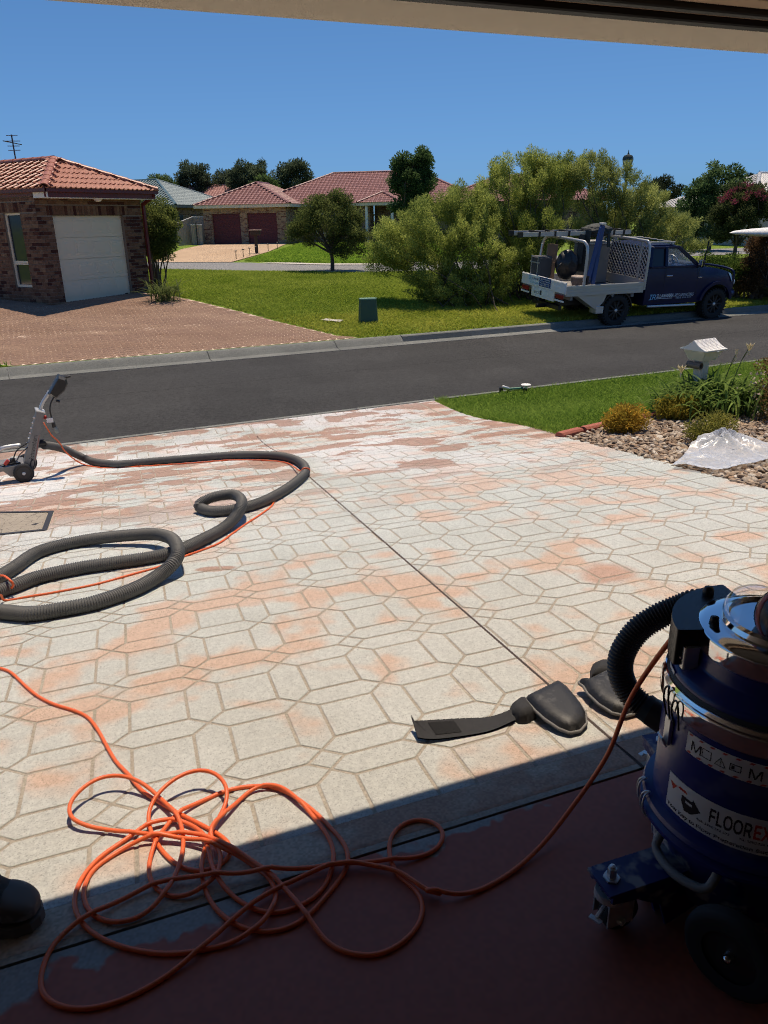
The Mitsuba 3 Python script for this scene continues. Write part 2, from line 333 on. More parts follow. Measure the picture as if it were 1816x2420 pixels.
add('far_driveway', drape([(-10.26, 36.1), (-6.53, 35.2), (-6.2, 45), (-6.6, 58.2), (-12.6, 59.0), (-12.3, 50)], .03), mat('far_paving', proc(d2_fn), .9), True, 'sandy orange paved driveway before the maroon double garage', kind='structure')

# fish-scale stamped driveway across the street
lh = sg.Polygon([(-6.55, 22.40), (-5.0, 21.2), (-3.18, 19.62), (-.95, 17.25), (-.52, 17.06), st(6.55, 15.75), st(-.3, 15.75), st(-1.0, 16.3), st(-4.5, 17.5), (-16, 15), (-16, 26), (-9.5, 27)])
zf_ = lambda x, y: zfar(N2[0] * np.asarray(x) + N2[1] * np.asarray(y))
add('opposite_driveway', sheet(lh, zf_, .5, .004), FANJ, True, 'reddish brown fan-stamped driveway across the street', kind='structure')
def scales():
    w = .21; R = w / 2; a = np.linspace(math.pi, 2 * math.pi, 6); low = [(R * math.cos(q), R * math.sin(q)) for q in a]
    a = np.linspace(-math.pi / 2, -math.pi, 4)[1:]; up = [(R + R * math.cos(q), R + R * math.sin(q)) for q in a]
    a = np.linspace(0, -math.pi / 2, 4)[1:-1]; up += [(-R + R * math.cos(q), R + R * math.sin(q)) for q in a]
    base = np.array(low + up) * .93
    vis = sg.Polygon([(-13, 21.5), (-6.6, 22.9), (-6.4, 22.5), (-3, 19.6), (-.4, 17), st(6.6, 15.7), st(-1.2, 15.7), (-9.5, 15.0), (-12.5, 19)]).intersection(lh.buffer(-.03))
    out = []
    for r_ in range(-60, 160):
        for c in range(-80, 80):
            s_, t_ = (c + .5 * (r_ % 2)) * w + 1.0, 15.85 + r_ * R
            x, y = st(s_, t_)
            if vis.contains(sg.Point(x, y)): out.append((math.hypot(x, y), x, y))
    out.sort(); return base, out
base_sc, centres = scales()
def scale_mesh(x, y):
    P = base_sc + rng.normal(0, .002, base_sc.shape); m = plate(P, 0, .014 + rng.uniform(-.002, .002), .005)
    v = m.vertices; X = x + E2[0] * v[:, 0] + N2[0] * v[:, 1]; Y = y + E2[1] * v[:, 0] + N2[1] * v[:, 1]
    return TM(np.column_stack([X, Y, zf_(X, Y) + v[:, 2] - .002]), m.faces)
for d, x, y in centres[:300]: 
    scene[fastkey('opposite_driveway__paver')] = mikit.ply(scale_mesh(x, y), FAN)
add('opposite_driveway__far_pavers', cat_([scale_mesh(x, y) for d, x, y in centres[300:4500]]), FAN, label='fan-shaped pavers farther up the opposite driveway', kind='stuff')

# near lawn and gravel bed right of the driveway (u, v corners)
def u_edge(v): return 4.62 + .002 * v          # right edge of our driveway in u
def pz(u, v): x, y = uvw(u, v); return x, y, float(zdrive(x, y))
EDGE_A, EDGE_B = np.array([.81, 10.95]), np.array([2.72, 5.25])
edir = (EDGE_B - EDGE_A) / np.linalg.norm(EDGE_B - EDGE_A)
def on_edge(d): return tuple(EDGE_A + edir * d)
bed_cut = [(1.86, 7.66), (2.46, 8.19), (3.26, 8.73), (3.9, 9.15), (4.6, 9.2), (5.6, 8.6), (7.5, 7.9), (12, 7.4)]
lawn_poly = [on_edge(-.35), (1.86, 7.66)] + [(x, y + .1) for x, y in bed_cut[1:]] + [(14, 8.5), st(24, 9.73), st(5.45, 9.73)]
add('near_lawn', sheet(lawn_poly, gz, .25, -.012), LAWN, True, 'short green lawn strip between gravel bed and street', kind='structure')
bed_poly = [bed_cut[0], on_edge(7.2), on_edge(11), (9, 1.5), (12, 3)] + bed_cut[::-1][:-1]
BEDG = mat('bed_base', (.12, .095, .07), .95)
add('gravel_bed', sheet(bed_poly, gz, .25, -.035), BEDG, True, 'garden bed filled with tan river pebbles beside the driveway', kind='structure')

# ------------------------------------------------------------------ our driveway: stamped squares, hexagons and diamonds
JX0 = lambda v: 1.427 + .048 * v                  # expansion joint in u
def drive_xyz(uv_, w):
    u, v = uv_[:, 0], uv_[:, 1]; x, y = uvw(u, v)
    return np.column_stack([x, y, zdrive(x, y) + w])
def edge_u(v):                                   # right edge, from the plan line through EDGE_A, EDGE_B
    (ax, ay), (bx, by) = EDGE_A, EDGE_B
    ua, va = ax * UD[0] + ay * UD[1], ax * VD[0] + ay * VD[1] - V0; ub, vb = bx * UD[0] + by * UD[1], bx * VD[0] + by * VD[1] - V0
    return ua + (ub - ua) * (v - va) / (vb - va)
def kerb_v(u):                                   # v where t = 9.72
    lo, hi = 5.0, 11.0
    for _ in range(40):
        m = (lo + hi) / 2; x, y = uvw(u, m); lo, hi = (m, hi) if N2[0] * x + N2[1] * y < 9.715 else (lo, m)
    return lo
LEFT_U = -2.9
end_us = np.linspace(LEFT_U, edge_u(8.0), 24)
drive_poly = sg.Polygon([(LEFT_U, .0), (edge_u(0) , .0)] + [(edge_u(v), v) for v in (2, 4, 6, 7.4)] + [(u, kerb_v(u)) for u in end_us[::-1]])
def slab():
    m = sheet(drive_poly, lambda u, v: u * 0, .3); return TM(drive_xyz(m.vertices[:, :2], -.0028), m.faces)
add('driveway', slab(), JOINT, False, 'pale stamped concrete driveway with worn salmon coating, sloping to the street', kind='structure')
PU, PV, GU, GV, J2 = .335, .408, .126, .118, .0058
def at_(i, v): return np.array([.215 + PU * i + .030 * (v - .87), v])
xl = []                                           # the lines on which the hexagon points meet: single, then a close pair with diamonds between
for k in range(-1, 13): v = .875 - 2 * PV + 2 * PV * k; xl += [(v, False), (v + PV - GV / 2, True), (v + PV + GV / 2, False)]
cells = []; hx_, hy_ = GU / 2, GV / 2
for n_, (v, pair) in enumerate(xl[:-1]):
    w = xl[n_ + 1][0]
    for i in range(-26, 20):
        a, b_ = at_(i, v), at_(i + 1, v); up_ = at_(i, w)
        cells.append(('hexagon', [a, a + (hx_, -hy_), b_ + (-hx_, -hy_), b_, b_ + (-hx_, hy_), a + (hx_, hy_)]))
        if pair: cells.append(('diamond', [a, (a + up_) / 2 + (hx_, 0), up_, (a + up_) / 2 - (hx_, 0)]))
        else:
            ub = at_(i + 1, w); cells.append(('square', [a + (hx_, hy_), b_ + (-hx_, hy_), ub + (-hx_, -hy_), up_ + (hx_, -hy_)]))
            cells.append(('hexagon', [a, a + (hx_, hy_), up_ + (hx_, -hy_), up_, up_ + (-hx_, -hy_), a + (-hx_, hy_)]))
LIP = .135
inner = sg.Polygon([(LEFT_U, LIP), (edge_u(LIP) - .28, LIP)] + [(edge_u(v) - .28, v) for v in (2, 4, 6, 7.4)] + [(u, kerb_v(u) - .005) for u in np.linspace(LEFT_U, edge_u(8.0) - .28, 24)[::-1]])
cutj = sg.LineString([(JX0(-1), -1), (JX0(10), 10)]).buffer(.0055)
pit_hole = sg.Polygon([((x * UD[0] + y * UD[1]), x * VD[0] + y * VD[1] - V0) for x, y in [(-3.1, 5.68), (-2.585, 5.60), (-2.40, 5.04), (-2.95, 4.93)]])
tiles = []
def take(P, jw):
    P = P.buffer(-jw, join_style='mitre')
    for g in getattr(P, 'geoms', [P]):
        g = g.difference(cutj).difference(pit_hole)
        for h_ in getattr(g, 'geoms', [g]):
            if h_.geom_type == 'Polygon' and h_.area > 4e-4: tiles.append(np.array(h_.exterior.simplify(5e-4).coords)[:-1])
for kind, pts in cells:
    P = sg.Polygon(pts)
    if not P.is_valid: P = P.buffer(0)
    take(P.intersection(inner), J2)
for v in np.arange(.135, 9.0, .335):             # header course along the right edge
    P = sg.Polygon([(edge_u(v) - .275, v), (edge_u(v) - .004, v), (edge_u(v + .335) - .004, v + .335), (edge_u(v + .335) - .275, v + .335)])
    take(P.intersection(drive_poly), .005)
def tile_mesh(P):
    m = plate(P, -.006, rng.uniform(-.0005, .0005), .0016); v = m.vertices
    return TM(drive_xyz(v[:, :2], v[:, 2]), m.faces)
def tile_rank(P):
    c = P.mean(0); x, y = uvw(c[0], c[1]); ok = c[1] > .1 and abs(x / max(y, .1)) < .62
    return (math.hypot(x, y) ** 2 / max(sg.Polygon(P).area, 1e-3)) + (0 if ok else 1e6)
tiles.sort(key=tile_rank)
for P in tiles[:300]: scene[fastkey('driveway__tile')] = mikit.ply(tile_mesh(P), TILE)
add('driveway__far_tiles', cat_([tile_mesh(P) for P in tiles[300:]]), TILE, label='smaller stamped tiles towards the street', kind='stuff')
vj = np.linspace(.0, 7.6, 60); ju = np.concatenate([JX0(vj) - .0055, (JX0(vj) + .0055)[::-1]]); jv = np.concatenate([vj, vj[::-1]]); jm = drive_xyz(np.column_stack([ju, jv]), -.0016); i = np.arange(59)
add('driveway__expansion_joint', TM(jm, np.vstack([np.stack([i, 119 - i, 118 - i], 1), np.stack([i, 118 - i, i + 1], 1)])), mat('joint_filler', (.05, .035, .03), .9), label='thin dark control joint running towards the street')
# rounded plain lip of the slab beside the garage floor
lipp = np.array([(-.002, -.12), (-.002, -.016), (.003, -.007), (.012, -.002), (.03, .0), (.128, -.0125)])
def lip(u0, u1):
    v = np.vstack([drive_xyz(np.column_stack([np.full(6, u), lipp[:, 0] + .012]), lipp[:, 1] + np.array([0, 0, 0, 0, 0, .0135])) for u in (u0, u1)])
    i = np.arange(5); return TM(v, np.vstack([np.stack([i, i + 1, i + 7], 1), np.stack([i, i + 7, i + 6], 1)]))
def lip_fn(p, n, uv): return mix(mi.Color3f(.42, .35, .275), mi.Color3f(.36, .24, .175), smoothstep(.45, .6, fb(p.x * 5, p.y * 5))) * (.8 + .4 * mikit.noise(p.x * 150, p.y * 150))
LIPM = mat('lip', proc(lip_fn), .85)
add('driveway__edge', lip(LEFT_U, JX0(0) - .006), LIPM, True); add('driveway__edge', lip(JX0(0) + .006, edge_u(0)), LIPM, True)

# ------------------------------------------------------------------ our garage: painted floor, walls, lintel
def uvbox(u0, u1, v0, v1, z0, z1, b=0.0):
    m = box(u1 - u0, v1 - v0, z1 - z0, ((u0 + u1) / 2, (v0 + v1) / 2, (z0 + z1) / 2), b); v = m.vertices
    x, y = uvw(v[:, 0], v[:, 1]); return TM(np.column_stack([x, y, v[:, 2]]), m.faces)
GL, GR, GB = -3.0, 2.75, -5.6
add('garage_floor', uvbox(GL - .3, GR + .3, GB, -.012, -.14, 0), FLOOR, False, 'dark red painted garage floor with grey worn patches at its edge', kind='structure')
g = thing('garage', 'dim garage with beige lintel that the photo is taken from', 'garage')
add(g + '__wall', uvbox(GL - .35, GL - .1, GB, .69, -.14, 2.5), PLASTER); add(g + '__wall', uvbox(GR + .1, GR + .35, GB, .69, -.14, 2.5), PLASTER)
add(g + '__wall', uvbox(GL - .35, GR + .35, GB - .25, GB - .002, -.14, 2.5), PLASTER)
add(g + '__ceiling', uvbox(GL - .34, GR + .34, GB - .24, .40, 2.502, 2.6), mat('ceiling', (.16, .14, .12), .9))
add(g + '__lintel', uvbox(GL - .34, GR + .34, .432, .689, 2.09, 2.498, .004), BEIGE, label='beige lintel above the garage opening')
add(g + '__lintel_roof', uvbox(GL - .34, GR + .34, .402, .687, 2.501, 2.6), PLASTER)
gd = g + '__door'
note(gd, 'rolled up garage door edge with black seals and timber rail')
add(gd, uvbox(GL, GR, -2.2, .245, 2.17, 2.21), mat('door_panel', (.05, .045, .04), .7))
add(gd + '__seal', uvbox(GL, GR, .385, .428, 2.084, 2.17, .004), RUBBER)
add(gd + '__rail', uvbox(GL, GR, .362, .380, 2.10, 2.17, .003), TIMBER)
add(gd + '__seal', uvbox(GL, GR, .325, .358, 2.095, 2.18, .004), RUBBER)
add(gd + '__rail', uvbox(GL, GR, .252, .320, 2.11, 2.19, .003), mat('rail_beige', (.42, .30, .20), .8))
add(gd + '__bracket', uvbox(.98, 1.03, .262, .31, 2.085, 2.108, .003), GALV)
# ------------------------------------------------------------------ houses
def hip_faces(x0, x1, y0, y1, z, tp):
    w, d = x1 - x0, y1 - y0; h = min(w, d) / 2
    if d >= w: r0, r1 = (x0 + h, y0 + h), (x0 + h, y1 - h)
    else: r0, r1 = (x0 + h, y0 + h), (x1 - h, y0 + h)
    zr = z + h * tp; R0, R1 = np.array([*r0, zr]), np.array([*r1, zr])
    c = [np.array([x0, y0, z]), np.array([x1, y0, z]), np.array([x1, y1, z]), np.array([x0, y1, z])]
    if d >= w: faces = [[c[0], c[1], R0], [c[1], c[2], R1, R0], [c[2], c[3], R1], [c[3], c[0], R0, R1]]; hips = [(c[0], R0), (c[1], R0), (c[2], R1), (c[3], R1), (R0, R1)]
    else: faces = [[c[0], c[1], R1, R0], [c[1], c[2], R1], [c[2], c[3], R0, R1], [c[3], c[0], R0]]; hips = [(c[0], R0), (c[1], R1), (c[2], R1), (c[3], R0), (R0, R1)]
    return faces, hips
TW, TL = .30, .335
def tile_unit():
    x = np.array([-.15, -.085, -.05, -.015, .02, .085, .12, .15]); zz = np.array([.0, 0, .020, .030, .006, .006, .032, .030])
    v = np.vstack([np.column_stack([x, np.full(8, 0.0), zz + .030]), np.column_stack([x, np.full(8, TL + .03), zz + .004]), np.column_stack([x, np.full(8, 0.0), zz + .006])])
    i = np.arange(7)
    return v, np.vstack([np.stack([i, i + 1, i + 9], 1), np.stack([i, i + 9, i + 8], 1), np.stack([i + 16, i + 17, i + 1], 1), np.stack([i + 16, i + 1, i], 1)])
TUV, TUF = tile_unit()
def face_tiles(face):
    P0, P1 = face[0], face[1]; e = P1 - P0; L = np.linalg.norm(e); e = e / L
    n = np.cross(e, face[2] - P0); n /= np.linalg.norm(n); q = np.cross(n, e)
    poly = sg.Polygon([((p - P0) @ e, (p - P0) @ q) for p in face]).buffer(.06); H = max((p - P0) @ q for p in face); out = []
    for r in range(int(H / TL) + 1):
        for c in range(-1, int(L / TW) + 2):
            cx, cy = (c + .5) * TW, r * TL
            if poly.contains(sg.Point(cx, cy + TL * .5)):
                v = TUV + rng.normal(0, .0015, (1, 3)); o = P0 + e * cx + q * (cy - .04)
                out.append(TM(o + v[:, :1] * e + v[:, 1:2] * q + v[:, 2:] * n, TUF))
    return out
def cap_tiles(a, b_, seg=.40, r=.105):
    d = b_ - a; L = np.linalg.norm(d); d = d / L; s = np.cross(d, [0, 0, 1.0]); s /= np.linalg.norm(s); u = np.cross(s, d); out = []
    ang = np.linspace(-.15, math.pi + .15, 9); k = int(L / seg)
    for i in range(k + 1):
        p0, p1 = a + d * (i * seg), a + d * min((i + 1) * seg + .05, L)
        R0, R1 = r * 1.12, r * .97
        ring = lambda p, rr: np.array([p + s * rr * math.cos(t) + u * (rr * .72 * math.sin(t) + .02) for t in ang])
        v = np.vstack([ring(p0, R0), ring(p1, R1), ring(p0, R0 * .75)]); j = np.arange(8)
        out.append(TM(v, np.vstack([np.stack([j, j + 1, j + 10], 1), np.stack([j, j + 10, j + 9], 1), np.stack([j + 18, j + 19, j + 1], 1), np.stack([j + 18, j + 1, j], 1)])))
    return out
def poly_mesh(faces, dz=0.0):
    ms = []
    for f in faces:
        k = np.arange(1, len(f) - 1); ms.append(TM(np.array(f) + [0, 0, dz], np.stack([k * 0, k, k + 1], 1)))
    return cat_(ms)
def roof(house, X, rect, z, tp, m, shown=(0, 1, 2, 3), parts=(), caps=(0, 1, 2, 3, 4), cap_parts=False):
    faces, hips = hip_faces(*rect, z, tp); rk = key(house + '__roof')
    scene[rk] = mikit.ply(moved(poly_mesh(faces, -.01), X), m)
    for i in shown:
        ts = [moved(t, X) for t in face_tiles(faces[i])]
        if i in parts:
            for t in ts: scene[fastkey(rk + '__tile')] = mikit.ply(t, m, 50)
        elif ts:
            add(rk + '__tile_rows', cat_(ts), m, 50, kind='stuff')
    for i in caps:
        for t in (cs := [moved(t, X) for t in cap_tiles(*hips[i])]) if cap_parts else []: scene[fastkey(rk + '__ridge_cap')] = mikit.ply(t, m, 50)
        if not cap_parts: add(rk + '__ridge_caps', cat_([moved(t, X) for t in cap_tiles(*hips[i])]), m, 50, kind='stuff')
    return rk
def wall_map(m, X, axis, off):
    """plate in (a, z, w) put on a wall of the frame X: axis 0 = wall along local x facing -y, axis 1 = wall along local y facing -x"""
    v = m.vertices
    p = np.column_stack([v[:, 0], off - v[:, 2], v[:, 1]]) if axis == 0 else np.column_stack([off - v[:, 2], v[:, 0], v[:, 1]])
    f = m.faces if axis == 0 else m.faces[:, ::-1]
    return moved(TM(p, f), X)
def brick_courses(regions, bw=.232, bh=.076, j=.010, phase=0.0):
    out = []
    P = shapely.union_all([sg.box(*r) for r in regions]); x0, y0, x1, y1 = P.bounds
    for k in range(int((y1 - y0) / (bh + j)) + 1):
        z = y0 + k * (bh + j); o = phase + (bw + j) / 2 * (k % 2)
        for c in range(int((x1 - x0) / (bw + j)) + 3):
            a = x0 - bw + o + c * (bw + j)
            g = sg.box(a, z, a + bw, z + bh).intersection(P)
            for h_ in getattr(g, 'geoms', [g]):
                if h_.geom_type == 'Polygon' and h_.area > .002:
                    b_ = h_.bounds; out.append((a, z, np.array([(b_[0], b_[1]), (b_[2], b_[1]), (b_[2], b_[3]), (b_[0], b_[3])])))
    return [o[2] for o in out]
def soldier(x0, x1, z0, h=.225, w=.076, j=.010):
    n = int((x1 - x0 + j) / (w + j)); w = (x1 - x0 + j) / n - j
    return [np.array([(x0 + i * (w + j), z0), (x0 + i * (w + j) + w, z0), (x0 + i * (w + j) + w, z0 + h), (x0 + i * (w + j), z0 + h)]) for i in range(n)]

# --- brick house with the cream roller door, across the street on the left
H1 = 'brick_house'; note(H1, 'brown brick house with cream panel garage door and terracotta roof', 'house'); used.add(H1)
X1 = frame((-8.381, 20.064, -.22), 31)
L1 = lambda m: moved(m, X1)
wk = key(H1 + '__wall')
scene[wk] = mikit.ply(L1(cat_(boxab((0.012, .012, -.5), (.45, .25, 2.52)), boxab((2.70, .012, -.5), (3.36, .25, 2.52)), boxab((.45, .012, 2.095), (2.70, .25, 2.52)),
    boxab((.012, .25, -.5), (.25, .66, 2.75)), boxab((.012, 1.335, -.5), (.25, 9, 2.75)), boxab((.012, .66, -.5), (.25, 1.335, .37)), boxab((.012, .66, 2.17), (.25, 1.335, 2.75)),
    boxab((3.11, .25, -.5), (3.36, 9, 2.6)))), MORTAR)
bricks = [('a', p) for p in brick_courses([(0.0, -.34, .45, 2.086), (2.70, -.34, 3.36, 2.086)])] + [('a', p) for p in soldier(.30, 2.86, 2.096)] + \
         [('a', p) for p in brick_courses([(0, 2.096, .29, 2.33), (2.87, 2.096, 3.36, 2.33), (0, 2.332, 3.36, 2.50)])] + \
         [('b', p) for p in brick_courses([(0, -.34, .655, 2.17), (1.34, -.34, 3.0, 2.17), (.655, -.34, 1.34, .26)], phase=.12)] + [('b', p) for p in soldier(.60, 1.40, 2.18)] + \
         [('b', p) for p in soldier(.66, 1.335, .262, h=.105)] + [('b', p) for p in brick_courses([(0, 2.18, .59, 2.41), (1.41, 2.18, 3.0, 2.41), (0, 2.416, 3.0, 2.70)], phase=.12)]
bm = []
for side, p in bricks:
    if np.ptp(p[:, 0]) < .03 or np.ptp(p[:, 1]) < .03: continue
    m = wall_map(plate(p, -.012, .0 + rng.uniform(-.002, .002), .004), X1, 0 if side == 'a' else 1, 0.0)
    bm.append((p[:, 0].mean() + (0 if side == 'a' else .3), m, BRICK[rng.choice(5, p=[.34, .24, .18, .12, .12])]))
bm.sort(key=lambda q: q[0])
for _, m, b_ in bm[:300]: scene[fastkey(wk + '__brick')] = mikit.ply(m, b_)
rest = {}
for _, m, b_ in bm[300:]: rest.setdefault(b_, []).append(m)
for b_, ms in rest.items(): add(wk + '__far_bricks', cat_(ms), b_, kind='stuff')
gdk = add(H1 + '__garage_door', L1(boxab((.452, .13, -.05), (2.698, .16, 2.094))), CREAM, label='cream sectional garage door with pressed panels')
for i in range(4):
    z0, z1 = -.02 + i * .527, -.02 + (i + 1) * .527 - .008
    ms = [boxab((.455, .105, z0), (2.695, .128, z1), .004)]
    for c in range(4):
        xa = .455 + .06 + c * .56; ms.append(boxab((xa, .097, z0 + .10), (xa + .44, .110, z1 - .10), .006)); ms.append(boxab((xa + .04, .091, z0 + .14), (xa + .40, .103, z1 - .14), .006))
    add(gdk + '__panel', L1(cat_(ms)), CREAM)
add(gdk + '__maker_plate', L1(boxab((2.5, .092, .03), (2.6, .104, .05))), BLACK)
wd = add(H1 + '__window', L1(cat_(boxab((.06, .66, .375), (.13, .72, 2.165)), boxab((.06, 1.275, .375), (.13, 1.335, 2.165)), boxab((.062, .72, .375), (.128, 1.275, .43)), boxab((.062, .72, 2.115), (.128, 1.275, 2.165)))), CREAM)
add(wd + '__transom', L1(cat_(boxab((.055, .72, .925), (.13, 1.275, .965)), boxab((.05, .72, .972), (.13, 1.275, 1.02)))), CREAM)
add(wd + '__pane', L1(boxab((.10, .722, .432), (.108, 1.273, .923))), GLASSD); add(wd + '__pane', L1(boxab((.095, .722, 1.022), (.103, 1.273, 2.113))), GLASSD)
RD = DKRED
add(H1 + '__gutter', L1(cat_(boxab((-.06, -.60, 2.62), (3.50, -.585, 2.73)), boxab((-.06, -.585, 2.615), (3.50, -.50, 2.625)), boxab((-.05, -.49, 2.50), (3.48, -.47, 2.70)), boxab((-.13, -.61, 2.62), (-.115, 9, 2.73)), boxab((-.115, -.6, 2.61), (-.01, 9, 2.62)), boxab((-.02, .02, 2.53), (-.005, 9, 2.70)))), RD, label='dark red gutter and fascia')
add(H1 + '__eave_lining', L1(cat_(boxab((.0, -.47, 2.485), (3.46, .01, 2.499)), boxab((-.012, -.55, 2.486), (-.001, .0, 2.64)))), WHITE)
add(H1 + '__downpipe', L1(cat_(bar((3.42, -.52, 2.60), (3.42, -.03, 2.36), .075, .095), bar((3.42, -.04, 2.40), (3.42, -.04, -.08), .075, .095))), RD)
add(H1 + '__downpipe_foot', L1(boxab((3.36, -.09, -.2), (3.47, .01, -.075), .01)), WHITE)
add(H1 + '__lamp', L1(moved(lathe([(.0, -.075), (.05, -.07), (.085, -.045), (.10, -.012), (.105, 0)], 20), tr(1.70, -.26, 2.485))), WHITE, True, 'round white lamp under the eave')
roof(H1, X1, (-.10, 3.50, -.58, 9.0), 2.70, math.tan(math.radians(23.5)), RT_ORANGE, shown=(0, 3, 1), parts=(0, 3), caps=(0, 1, 4), cap_parts=True)
ant = thing('antenna', 'bare metal television antenna rising behind the terracotta roof', 'antenna')
AL = mat('antenna_metal', (.06, .06, .065), .4, .5)
ax, ay = -11.35, 26.3
add(ant + '__mast', tube([(ax, ay, 2.4), (ax, ay, 4.3)], .022, 6), AL); add(ant + '__boom', tube([(ax - .25, ay - .1, 4.12), (ax + .1, ay + .4, 4.05)], .015, 6), AL)
for q, (dz, hw) in enumerate(((4.28, .17), (4.12, .22), (3.98, .18), (3.86, .18))): add(ant + '__element', tube([(ax - hw, ay, dz), (ax + hw, ay + .04, dz)], .011, 5), AL)

# --- far houses: brickwork too far to pick apart is material
def brickwall(name, az, c1, c2):
    ex, ey = math.sin(math.radians(az)), math.cos(math.radians(az))
    def fn(p, n, uv):
        side = dr.abs(n.x * ex + n.y * ey) > .7
        a = dr.select(side, p.x * ey - p.y * ex, p.x * ex + p.y * ey)
        r_ = dr.floor(p.z / .086); a = a + .12 * (r_ - 2 * dr.floor(r_ / 2)); c = dr.floor(a / .24)
        k = mikit.cell_rand(c, r_, 1); fx, fz = a / .24 - c, p.z / .086 - r_
        col = mix(mi.Color3f(*c1), mi.Color3f(*c2), smoothstep(.35, .9, k))
        return dr.select((fx < .045) | (fz < .12), mi.Color3f(.36, .31, .25), col)
    return mat(name, proc(fn), .92, spec=.2)
H2 = 'double_garage_house'; used.add(H2); note(H2, 'pale brick house with two maroon roller doors under a maroon tiled roof', 'house')
X2 = frame((-7.3, 58.0, .21), 101); L2 = lambda m: moved(m, X2)
BW2 = brickwall('brickwork_far', 101, (.30, .215, .135), (.13, .065, .045))
add(H2 + '__wall', L2(cat_(boxab((-5.5, 0, -.4), (-4.83, .3, 2.5)), boxab((-2.70, 0, -.4), (-2.17, .3, 2.5)), boxab((.04, 0, -.4), (.75, .3, 2.5)), boxab((-4.83, .004, 2.08), (-2.70, .3, 2.5)), boxab((-2.17, .004, 2.08), (.04, .3, 2.5)),
    boxab((-5.5, .3, -.4), (-5.2, 7, 2.5)), boxab((.45, .3, -.4), (.75, 2.6, 2.5)), boxab((.76, 2.6, -.4), (6.2, 2.9, 2.5)), boxab((6.2, 1.5, -.4), (6.5, 2.9, 2.5)), boxab((8.6, 2.6, -.4), (14, 2.9, 2.5)), boxab((6.51, 3.2, -.4), (8.6, 3.4, 2.5)))), BW2)
MAROON = mat('maroon_door', (.10, .014, .022), .5)
for xa, xb in ((-4.83, -2.70), (-2.17, .04)):
    ms = [boxab((xa, .16, -.02), (xb, .2, 2.08))]
    for i in range(26): ms.append(boxab((xa + .01, .142, .0 + i * .08), (xb - .01, .165, .055 + i * .08), .01))
    add(H2 + '__roller_door', L2(cat_(ms)), MAROON)
w2 = add(H2 + '__window', L2(cat_(boxab((2.2, 2.57, .6), (2.27, 2.62, 2.0)), boxab((4.2, 2.57, .6), (4.27, 2.62, 2.0)), boxab((2.27, 2.57, 1.93), (4.2, 2.62, 2.0)), boxab((2.27, 2.57, .6), (4.2, 2.62, .67)))), WHITE); add(w2 + '__pane', L2(boxab((2.27, 2.59, .67), (4.2, 2.597, 1.93))), GLASSD)
for x in (6.6, 8.4): add(H2 + '__porch_column', L2(boxab((x - .09, -.2, -.2), (x + .09, -.02, 2.42), .02)), WHITE)
add(H2 + '__fascia', L2(cat_(boxab((-5.95, -.45, 2.45), (1.2, -.42, 2.66)), boxab((-5.98, -.42, 2.45), (-5.95, 7, 2.66)), boxab((1.2, -.4, 2.45), (1.23, 2.2, 2.66)), boxab((1.23, 2.2, 2.45), (14.5, 2.23, 2.66)), boxab((6.2, -.4, 2.42), (8.9, -.37, 2.62)), boxab((-5.9, -.4, 2.46), (1.2, 0, 2.48)))), CREAM)
roof(H2, X2, (-5.98, 1.22, -.45, 9.5), 2.66, math.tan(math.radians(23.5)), RT_PINK, shown=(0, 1, 3), caps=(0, 1, 4))
roof(H2, X2, (-3.0, 14.5, 2.2, 13.0), 2.66, math.tan(math.radians(23.0)), RT_PINK, shown=(0, 3), caps=(0, 1, 4))
roof(H2, X2, (6.0, 9.1, -.42, 4.5), 2.62, math.tan(math.radians(24)), RT_PINK, shown=(0, 1, 3), caps=(0, 1, 4))
H3 = 'blue_roofed_house'; used.add(H3); note(H3, 'brick house with blue grey tiled roof behind the fence', 'house')
X3 = frame((-15.8, 64.0, .25), 20); L3 = lambda m: moved(m, X3)
BW3 = brickwall('brickwork_blue_house', 20, (.22, .14, .10), (.10, .055, .04))
add(H3 + '__wall', L3(cat_(boxab((.5, .5, -.5), (9.5, .8, 2.75)), boxab((.5, .8, -.5), (.8, 13, 2.75)))), BW3)
for xa in (.95, 2.9):
    q = add(H3 + '__window', L3(boxab((xa - .05, .44, 1.45), (xa + .6, .498, 2.1))), mat('frame_dark', (.05, .05, .05), .5) if xa < 1 else 'mat_frame_dark'); add(q + '__pane', L3(boxab((xa, .425, 1.5), (xa + .55, .438, 2.05))), GLASSD)
add(H3 + '__fascia', L3(cat_(boxab((0, 0, 2.62), (10, .03, 2.82)), boxab((-.03, 0, 2.62), (0, 14, 2.82)))), mat('fascia_grey', (.12, .13, .13), .5))
roof(H3, X3, (-.02, 10, -.02, 15), 2.82, math.tan(math.radians(23)), RT_BLUE, shown=(0, 3), caps=(0, 1, 3, 4))
H4 = 'pink_roofed_house'; used.add(H4); note(H4, 'house with faded pink tiled roof half hidden behind the blue roof', 'house')
X4 = frame((-25, 82, .4), 96); L4 = lambda m: moved(m, X4)
add(H4 + '__wall', L4(boxab((-5.5, .5, -.5), (14, 9, 2.8))), BW3)
RT_FADE = rooft('roof_pink', (.33, .16, .14), (.42, .22, .19))
roof(H4, X4, (-6, 14.5, 0, 9.6), 2.85, math.tan(math.radians(24)), RT_FADE, shown=(0, 1), caps=(1, 4))
for xa in (5.6, 9.3): add(H4 + '__roof_pipe', L4(tube([(xa, 2.6, 3.6), (xa, 2.6, 4.9)], .05, 6)), AL)
H5 = 'house_behind_bushes'; used.add(H5); note(H5, 'brick house with maroon roof glimpsed through the tall bushes', 'house')
X5 = frame((3.3, 54.5, .2), 95); L5 = lambda m: moved(m, X5)
add(H5 + '__wall', L5(boxab((.6, .6, -.5), (11.5, 9, 2.6))), BW3)
roof(H5, X5, (0, 12.2, 0, 9.8), 2.5, math.tan(math.radians(20)), RT_PINK, shown=(0, 3), caps=(0, 1, 4))
